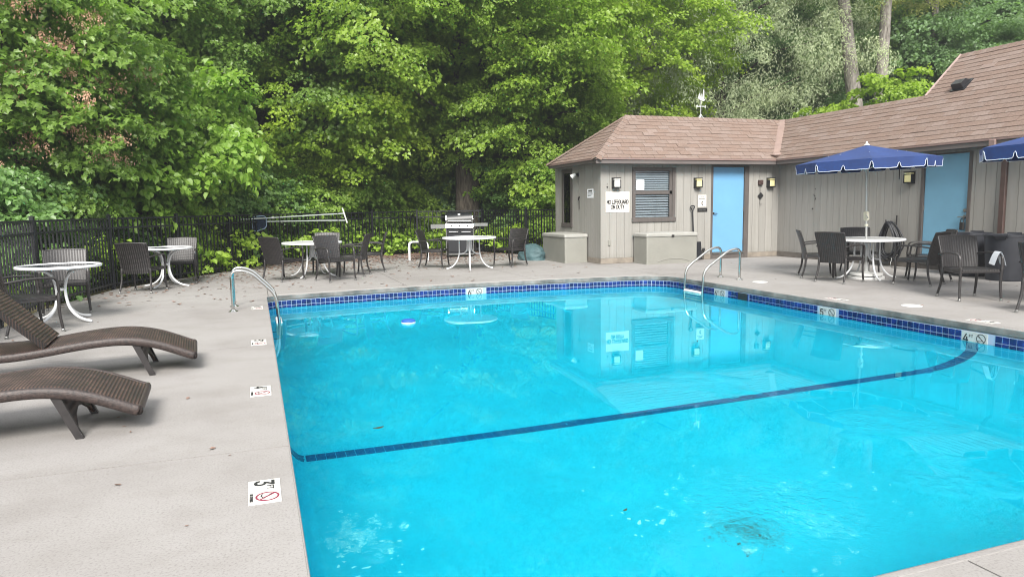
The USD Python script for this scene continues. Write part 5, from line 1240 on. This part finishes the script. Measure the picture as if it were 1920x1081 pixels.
inside_deck = shapely.prepared.prep(deck_poly.buffer(-0.05).difference(Polygon(outline(-0.1)))) if False else deck_poly.buffer(-0.05).difference(Polygon(outline(-0.1)))
shapely.prepare(inside_deck)
for k in range(5200):
    a, b = fseg[rng.choice(len(fseg), p=np.array([0.02, 0.03, 0.05, 0.09, 0.10, 0.20, 0.22, 0.14, 0.08, 0.05, 0.02])[:len(fseg)] / np.sum(np.array([0.02, 0.03, 0.05, 0.09, 0.10, 0.20, 0.22, 0.14, 0.08, 0.05, 0.02])[:len(fseg)]))]
    t = rng.uniform(); d_ = (b - a) / np.linalg.norm(b - a); nn = np.array([d_[1], -d_[0]])
    p = a + (b - a) * t + nn * abs(rng.exponential(1.15))
    if shapely.contains_xy(inside_deck, *p):
        litter(*p, rng.uniform(0.018, 0.055))
for k in range(420):
    p = np.array([rng.uniform(-2.9, 12.5), rng.uniform(3, 20)])
    if shapely.contains_xy(inside_deck, *p) and (p[1] > 12.3 or rng.uniform() < 0.5):
        litter(*p, rng.uniform(0.010, 0.028))
for x, y, s_ in ((-0.53, 5.65, 0.028), (-0.72, 3.95, 0.02), (-0.93, 5.3, 0.02), (-0.98, 5.75, 0.03), (-0.86, 5.05, 0.014), (-0.8, 4.9, 0.012), (-0.2, 4.2, 0.012), (-0.35, 3.3, 0.010), (-1.4, 6.2, 0.03)):
    litter(x, y, s_)
obj("leaf_litter", cat(lit), M["dead_leaf"], kind="stuff", label="dry brown fallen leaves scattered over the deck and heaped along the fence", cat="fallen leaves")

# ------------------------------------------------------------------ trees
def leaf_mesh(kind, rng, L_):
    """One leaf: a few triangles, its tip along +x, a little folded along the midrib."""
    if kind == "round":
        P = np.array([[0, 0], [0.25, 0.40], [0.62, 0.38], [1.0, 0.0], [0.62, -0.38], [0.25, -0.40]])
    elif kind == "maple":
        P = np.array([[0, 0], [0.10, 0.42], [0.42, 0.30], [0.55, 0.52], [0.66, 0.20], [1.0, 0.0], [0.66, -0.20], [0.55, -0.52], [0.42, -0.30], [0.10, -0.42]])
    elif kind == "narrow":
        P = np.array([[0, 0], [0.4, 0.13], [1.0, 0.0], [0.4, -0.13]])
    else:
        P = np.array([[0, 0], [0.35, 0.30], [1.0, 0.0], [0.35, -0.30]])
    z = np.abs(P[:, 1]) * rng.uniform(0.1, 0.5) - 0.18 * P[:, 0] ** 2
    V = np.column_stack([P * L_, z * L_]); n = len(V)
    F_ = [[0, i, i + 1] for i in range(1, n - 1)]
    return V, np.array(F_)


def rot(yaw, pitch, roll):
    cy, sy, cp, sp, cr, sr = math.cos(yaw), math.sin(yaw), math.cos(pitch), math.sin(pitch), math.cos(roll), math.sin(roll)
    return np.array([[cy, -sy, 0], [sy, cy, 0], [0, 0, 1]]) @ np.array([[cp, 0, sp], [0, 1, 0], [-sp, 0, cp]]) @ np.array([[1, 0, 0], [0, cr, -sr], [0, sr, cr]])


def spray(kind, size, n, seed, flat=0.5, leafy=0.10, width=0.75):
    """A leafy branch end reaching along +x: leaves along side twigs, in a flattish layer."""
    rng = np.random.default_rng(seed); parts = []
    tw = 7
    for t in range(tw):
        b = 0.12 + 0.80 * t / (tw - 1); sgn = 1 if t % 2 else -1
        ln = size * (0.62 - 0.36 * abs(b - 0.45)) * rng.uniform(0.7, 1.1); a = sgn * math.radians(rng.uniform(25, 65)) * width if t < tw - 1 else rng.uniform(-0.2, 0.2)
        o = np.array([b * size * 0.75, 0, -0.10 * size * b * b])
        for k in range(n // tw):
            q = rng.uniform(0.05, 1.0) ** 0.8
            p = o + np.array([math.cos(a), math.sin(a), -0.22 * q]) * ln * q + rng.normal(0, 1, 3) * [0.05 * size, 0.05 * size, 0.045 * size * flat * 2]
            R_ = rot(a + rng.normal(0, 0.9), rng.normal(0.45, 0.35), rng.normal(0, 0.55))
            v_, f_ = leaf_mesh(kind, rng, leafy * rng.uniform(0.65, 1.25))
            parts.append((v_ @ R_.T + p, f_))
    return cat(parts)


SPRAYS = {}


def get_sprays(kind, size, n, leafy, flat, width):
    key = (kind, size, n, leafy, flat, width)
    if key not in SPRAYS:
        SPRAYS[key] = [spray(kind, size, n, 100 + i * 7 + len(SPRAYS) * 31, flat, leafy, width) for i in range(4)]
    return SPRAYS[key]


def quat(R_):
    w = math.sqrt(max(0, 1 + R_[0, 0] + R_[1, 1] + R_[2, 2])) / 2
    if w > 1e-3:
        return (w, (R_[2, 1] - R_[1, 2]) / (4 * w), (R_[0, 2] - R_[2, 0]) / (4 * w), (R_[1, 0] - R_[0, 1]) / (4 * w))
    q = trimesh.transformations.quaternion_from_matrix(np.block([[R_, np.zeros((3, 1))], [np.zeros((1, 3)), 1]]))
    return tuple(q)


def instancer(name, parent, protos, mat_, pos, rots, scales, rng, kind=None, label=None, cat_=None):
    path = numbered(f"{ppath(parent)}/{name}")
    pi = UsdGeom.PointInstancer.Define(stage, path)
    rel = pi.CreatePrototypesRel()
    for i, m in enumerate(protos):
        q = usdkit.mesh(stage, f"{path}/leafy_branch_{i:03d}" if i else f"{path}/leafy_branch", m, mat_)
        rel.AddTarget(q.GetPath())
    pi.CreateProtoIndicesAttr(Vt.IntArray([int(x) for x in rng.integers(0, len(protos), len(pos))]))
    pi.CreatePositionsAttr(Vt.Vec3fArray.FromNumpy(np.asarray(pos, np.float32)))
    pi.CreateOrientationsAttr(Vt.QuathArray([Gf.Quath(*map(float, quat(r_))) for r_ in rots]))
    pi.CreateScalesAttr(Vt.Vec3fArray.FromNumpy(np.repeat(np.asarray(scales, np.float32)[:, None], 3, 1)))
    return tag(pi.GetPrim(), label, cat_, None, kind)


def clusters_to_sprays(cl, rng, per, axis_xy, spread, droop=0.35, zflat=0.45):
    pos, rots, sc = [], [], []
    for c_, r_ in cl:
        out = math.atan2(c_[1] - axis_xy[1], c_[0] - axis_xy[0])
        for k in range(per):
            q = rng.normal(0, 1, 3); q *= rng.uniform(0.25, 1.0) ** 0.5 / np.linalg.norm(q)
            p = c_ + q * r_ * np.array([1, 1, zflat])
            yaw = math.atan2(q[1], q[0]) * 1.0 if rng.uniform() < 0.55 else out + rng.normal(0, 0.9)
            pos.append(p - 0.35 * spread * np.array([math.cos(yaw), math.sin(yaw), 0])); rots.append(rot(yaw, droop * rng.uniform(0.2, 1.5) - 0.5 * max(q[2], 0), rng.normal(0, 0.3))); sc.append(rng.uniform(0.75, 1.25))
    return pos, rots, sc


trim_poly = shapely.union_all([deck_poly, sbox(7.3, 14.6, 18, 17.8)]).buffer(0.42)
shapely.prepare(trim_poly)


def polar(bearing, dist, z=0.0):
    b = math.radians(bearing)
    return np.array([dist * math.sin(b), dist * math.cos(b), z])


def tree(name, label, bearing, dist, h, z0, z1, R_, tr, leaf, kind="maple", leafy=0.12, ncl=60, per=9, crad=1.0, seed=1, cat_="tree", group=None, bark="bark", lean=(0, 0), droop=0.35, size=1.5, nleaf=150, flat=0.5, width=0.75, zflat=0.42, fork=None, limbs=9, density=1.0, extra=None, squash=1.0, open_z=0.0):
    rng = np.random.default_rng(seed)
    base = polar(bearing, dist, -0.06)
    s = thing(name, label, cat_, base, 0, group)
    # trunk
    top = np.array([lean[0], lean[1], h * 0.9])
    tp = [top * t + np.array([0.10 * h * 0.1 * math.sin(4 * t + seed), 0.10 * h * 0.1 * math.cos(3.1 * t + seed * 2), 0]) * t for t in np.linspace(0, 1, 9)]
    tp[0] = np.array([0, 0, -0.05])
    TP = smooth_path(tp, 3); tt = np.linspace(0, 1, len(TP))
    trunks = [tube(TP, tr * (1 - 0.80 * tt) * (1 + 0.55 * np.exp(-tt * 22)), 11)]
    if fork is not None:
        fp = smooth_path([tp[0], np.array([fork[0][0] * 0.25, fork[0][1] * 0.25, h * 0.25]), np.array([fork[0][0] * 0.62, fork[0][1] * 0.62, h * 0.55]), np.array([fork[0][0], fork[0][1], h * 0.9])], 6)
        trunks.append(tube(fp, tr * 0.85 * (1 - 0.7 * np.linspace(0, 1, len(fp))), 10))
    obj("trunk", cat(trunks), M[bark], s, smooth=True)
    # foliage clumps
    zc, hz = (z0 + z1) / 2, (z1 - z0) / 2
    cl = []; tries = 0
    cam_dir = -base[:2] / np.linalg.norm(base[:2])
    ncl = int(ncl * 1.2)
    while len(cl) < ncl and tries < ncl * 60:
        tries += 1
        q = rng.normal(0, 1, 3); q /= np.linalg.norm(q)
        if rng.uniform() > 0.5 + 0.5 * (q[:2] @ cam_dir + 0.35):
            continue
        k = rng.uniform(0.45, 1.0) ** 0.6
        e = 1.0 / max(np.power(np.abs(q[0]) ** 2.6 + np.abs(q[1]) ** 2.6 + np.abs(q[2]) ** 2.6, 1 / 2.6), 1e-6)
        ax = np.array([lean[0], lean[1]]) * np.clip((zc + q[2] * hz * k * e) / h, 0, 1)
        c_ = np.array([q[0] * R_ * k * e + ax[0], q[1] * R_ * k * e * squash + ax[1], zc + q[2] * hz * k * e])
        r_ = crad * rng.uniform(0.7, 1.3)
        side = abs(c_[0] * cam_dir[1] - c_[1] * cam_dir[0])
        if open_z > 0 and c_[2] < open_z and side < 0.95 + r_ * 0.55 and c_[:2] @ cam_dir > -0.3:
            continue
        if all(np.linalg.norm((c_ - o) / [1, 1, 0.65]) > 0.82 * min(r_, ro) for o, ro in cl):
            cl.append((c_, r_))
    if extra:
        cl += [(np.array(c_, float), r_) for c_, r_ in extra]
    # limbs out to a choice of the clumps
    lm = []
    for c_, r_ in sorted(cl, key=lambda q: rng.uniform())[:limbs * 2]:
        zs = max(0.12 * h, min(c_[2] - 0.35 * np.hypot(*c_[:2]), 0.8 * h)); t = zs / (h * 0.9)
        a = top * t
        mid = (a + c_) / 2 + np.array([0, 0, 0.12 * np.linalg.norm(c_ - a)]) * rng.uniform(-0.3, 1.2) + rng.normal(0, 0.12, 3)
        P_ = smooth_path([a, mid, c_], 5)
        r0 = tr * (0.34 if len(lm) < limbs else 0.2)
        lm.append(tube(P_, np.linspace(r0, r0 * 0.2, len(P_)), 6))
    obj("limbs", cat(lm), M[bark], s, smooth=True)
    pr = get_sprays(kind, size, int(nleaf * 1.35), round(leafy * 0.78, 4), flat, width)
    pos, rots, sc = clusters_to_sprays(cl, rng, max(4, int(per * density * 0.78)), (0, 0), size, droop, zflat)
    keep = [i for i, (p, r_) in enumerate(zip(pos, rots)) if (p[2] + base[2] > 2.1 + 0.25 * size) or not shapely.intersects_xy(trim_poly, *(p + base + r_[:, 0] * size * 0.55 * sc[i])[:2]) and not shapely.intersects_xy(trim_poly, *(p + base)[:2])]
    pos, rots, sc = [pos[i] for i in keep], [rots[i] for i in keep], [sc[i] for i in keep]
    instancer("crown", s, pr, L[leaf], pos, rots, sc, rng, "stuff")
    return s, cl


FRONT = "broadleaf trees along the fence"
# the near trees of the wood's edge, left to right
s, cl = tree("maple_tree", "maple with clusters of pinkish seeds at the far left edge", -14.6, 17.0, 7.5, 1.2, 6.6, 2.3, 0.10, "maple_dark", leafy=0.13, ncl=44, per=8, crad=0.75, seed=3, size=1.1, nleaf=110)
rng = np.random.default_rng(33)
def seed_bunch(seed):
    r_ = np.random.default_rng(seed); out = []
    for k in range(46):
        p = r_.normal(0, 1, 3) * [0.085, 0.085, 0.065]
        v_, f_ = leaf_mesh("diamond", r_, r_.uniform(0.028, 0.05)); out.append((v_ @ rot(r_.uniform(0, 6.3), r_.uniform(0.3, 1.5), r_.normal(0, 1)).T + p, f_))
    return cat(out)
sp = []
for c_, r_ in cl:
    if 1.6 < c_[2] < 5.2 and c_[0] < 1.9:
        for k in range(9):
            q = rng.normal(0, 1, 3); q /= np.linalg.norm(q); q[2] = abs(q[2]) * 0.8; q[1] = -abs(q[1])
            sp.append(c_ + q * r_ * np.array([1.15, 1.15, 0.75]))
instancer("seed_clusters", s, [seed_bunch(i) for i in range(3)], L["seed"], sp, [np.eye(3)] * len(sp), rng.uniform(0.8, 1.5, len(sp)), rng, "stuff")
tree("basswood_tree", "bright green large leaved young tree leaning over the left fence", -7.6, 18.0, 6.0, 0.9, 5.2, 2.0, 0.08, "bright", kind="round", leafy=0.17, ncl=30, per=7, crad=0.75, seed=5, size=1.25, nleaf=80, droop=0.55)
tree("maple_tree", "tall dark maple at the top left with a thick dark trunk", -11.3, 23.5, 13, 3.2, 11.5, 5.2, 0.36, "maple_dark", open_z=6.2, ncl=78, per=9, crad=1.25, seed=7, size=1.7)
tree("maple_tree", "dark maple right of the bright young tree, its trunk showing above the skimmer net", 0.9, 23.2, 13, 2.6, 11, 4.0, 0.24, "maple_dark", open_z=5.6, ncl=70, per=9, crad=1.15, seed=9, size=1.6)
tree("maple_tree", "yellow green maple above the pool poles, lit along its right side", 5.6, 22.6, 11.5, 1.6, 10.5, 2.8, 0.17, "yellow", ncl=42, per=8, crad=0.95, seed=11, size=1.4)
tree("maple_tree", "mid green maple in the middle of the wood behind the far table", 10.0, 25.5, 13, 1.6, 11.5, 4.0, 0.20, "maple", ncl=70, per=9, crad=1.15, seed=13, size=1.6)
tree("maple_tree", "big forked maple behind the grill with a heavy brown trunk", 16.2, 22.8, 14, 3.6, 11.5, 4.6, 0.36, "maple", open_z=6.4, ncl=62, per=9, crad=1.2, seed=15, fork=(np.array([1.6, 0.2, 0.0]),), size=1.6)
tree("maple_tree", "slim light green maple left of the pool house gable", 21.2, 22.5, 12, 2.2, 8.5, 2.4, 0.14, "maple", ncl=38, per=8, crad=0.9, seed=17, size=1.4)
tree("maple_tree", "yellowish maple rising behind the left end of the roof", 26.2, 26.5, 14, 3.6, 12.5, 4.0, 0.22, "yellow", ncl=60, per=9, crad=1.1, seed=19, size=1.5)
tree("willow_tree", "pale grey green fine leaved tree behind the weather vane", 36.2, 29.5, 13, 3.5, 13, 4.4, 0.25, "grey", kind="narrow", leafy=0.12, ncl=80, per=9, crad=1.2, seed=21, size=1.5, nleaf=200, droop=0.9, zflat=0.8, flat=0.9)
tree("ash_tree", "tall tree with two bare pale grey trunks above the roof valley", 46.6, 28.5, 17, 9.0, 17, 4.4, 0.34, "olive", ncl=44, per=7, crad=1.1, seed=23, bark="bark_grey", lean=(-2.3, 0.9), fork=(np.array([0.35, -0.1, 0.0]),), size=1.5, kind="diamond", leafy=0.10, limbs=7)
tree("ash_tree", "slender pale trunk standing right of the two grey trunks", 49.8, 31.0, 15, 8.0, 15, 2.8, 0.20, "olive", ncl=26, per=7, crad=1.0, seed=25, bark="bark_grey", size=1.4, kind="diamond", leafy=0.10, limbs=6)
tree("sapling", "low yellow green sapling just above the ridge in front of the grey trunks", 46.9, 25.5, 5.3, 2.6, 5.25, 1.6, 0.06, "yellow", kind="round", leafy=0.14, ncl=18, per=7, crad=0.6, seed=27, size=1.0, nleaf=80)
tree("sapling", "yellow green sapling just above the ridge left of the grey trunks", 43.8, 26.5, 4.9, 2.6, 4.75, 1.0, 0.05, "yellow", kind="round", leafy=0.13, ncl=12, per=6, crad=0.5, seed=28, size=0.9, nleaf=80)
for k, (b, d_, lf, h_, r_) in enumerate([(41.2, 33.0, "blue", 10.5, 3.8), (44.8, 36, "maple_dark", 11, 3.8), (50.8, 35, "blue", 10.5, 4.0), (31.5, 33, "blue", 13, 3.6), (55.0, 36, "maple_dark", 13.5, 4.5), (53.0, 33, "blue", 9.5, 3.4)]):
    tree("shade_tree", ["blue green tree filling the gap right of the grey leaved tree", "dark round tree behind the two grey trunks", "blue green tree behind the slender pale trunk", "dark tree left of the grey leaved tree", "dark tree above the high roof ridge at the right edge", "low blue green tree meeting the high roof gable"][k],
         b, d_, h_ + 1, 2.0, h_, r_, 0.22, lf, ncl=58, per=9, crad=1.15, seed=40 + k, size=1.6)
for k, (b, d_, h_) in enumerate([(52.2, 40.0, 19), (56.0, 41, 20), (48.6, 43, 20)]):
    tree("hemlock_tree", ["dark hemlock at the upper right, over the roof vent", "dark hemlock at the right edge behind the roof ridge", "dark hemlock between the grey trunks and the roof gable"][k], b, d_, h_, 3.0, h_, 3.6, 0.25, "needle", kind="narrow", leafy=0.10, ncl=70, per=9, crad=1.1, seed=60 + k, size=1.8, nleaf=220, droop=0.6, flat=0.25, width=0.9, zflat=0.3)
# deeper in the wood
BACK = [(-16, 36, "maple"), (-9.5, 34, "maple_dark"), (-4, 31, "yellow"), (3.5, 33, "maple"), (8.5, 36, "yellow"), (13.0, 33, "maple"), (18.5, 35, "maple"), (23.5, 34, "maple"), (28.5, 38, "maple"), (34, 43, "maple_dark"), (39.5, 44, "maple"), (46, 50, "blue"), (53, 52, "blue")]
BL = ["tall tree deep in the wood at the left edge, behind the pink seeded maple", "tall tree deep in the wood behind the dark top left maple", "yellowish tall tree deep in the wood behind the bright young tree", "tall tree deep in the wood between the dark trunk and the yellow green maple", "yellow green tree deep in the wood behind the pool poles", "tall tree deep in the wood just left of the forked trunk", "tall tree deep in the wood just right of the forked trunk", "tall tree deep in the wood left of the pool house gable", "tall tree deep in the wood behind the left end of the roof",
      "dark tree deep in the wood between the yellowish maple and the grey leaved tree", "green tree far back between the grey leaved tree and the two grey trunks", "blue green tree far back behind the two grey trunks", "blue green tree far back over the high roof at the right"]
for k, (b, d_, lf) in enumerate(BACK):
    tree("forest_tree", BL[k], b, d_, 15, 1.5, 14.5, 4.6, 0.28, lf, ncl=56, per=8, crad=1.4, seed=80 + k, size=2.0, nleaf=150, leafy=0.15, group="tall trees deeper in the wood")
# shrubs at the foot of the wood
SHR = [(-17.5, 14.8, 1.9, "lilac", "round"), (-12.6, 17.4, 1.7, "lilac", "round"), (-9.0, 19.6, 1.5, "maple", "maple"), (-3.6, 19.8, 2.3, "lilac", "round"), (-0.8, 20.8, 1.9, "lilac", "round"), (3.4, 21.6, 2.2, "bright", "maple"), (7.0, 22.6, 2.1, "bright", "maple"), (10.4, 24.2, 2.0, "maple", "maple"), (13.6, 25.4, 2.2, "blue", "maple"), (18.0, 24.8, 2.3, "blue", "maple"), (20.6, 23.8, 2.6, "lilac", "maple"), (22.4, 22.4, 2.8, "bright", "maple")]
SL_ = ["leafy shrub at the left edge behind the fence corner", "leafy shrub under the pink seeded maple", "low shrub under the bright young tree", "pale leaved shrub left of the skimmer net", "pale leaved shrub over the end of the white pole", "bright shrub over the middle of the pool poles", "bright shrub over the brush head", "green shrub between the brush head and the grill", "dark shrub left of the grill lid", "dark shrub right of the grill lid", "green shrub right of the grill behind the fence", "yellowish shrub by the corner of the pool house"]
for k, (b, d_, h_, lf, kd) in enumerate(SHR):
    tree("shrub", SL_[k], b, d_, h_, 0.25, h_ + 0.5, 1.25 + 0.1 * (k % 3), 0.03, lf, kind=kd, leafy=0.11, ncl=24, per=9, crad=0.55, seed=120 + k, cat_="shrub", size=0.9, nleaf=90, limbs=5)
# ground cover between the fence and the trunks
rng = np.random.default_rng(77); pos, rots, sc = [], [], []
for k in range(3400):
    b, d_ = rng.uniform(-20, 24), 0
    p = polar(b, rng.uniform(13.5, 30) if k % 2 else rng.uniform(17, 25))
    if not shapely.contains_xy(deck_poly.buffer(0.35), p[0], p[1]):
        pos.append(p + [0, 0, rng.uniform(0.02, 0.55)]); rots.append(rot(rng.uniform(0, 6.28), rng.uniform(-0.7, -0.1), rng.normal(0, 0.3))); sc.append(rng.uniform(0.6, 1.4))
instancer("ground_cover", None, get_sprays("round", 0.75, 90, 0.09, 0.8, 0.9), L["under"], pos, rots, sc, rng, "stuff", "light green undergrowth carpeting the ground behind the fence", "undergrowth")
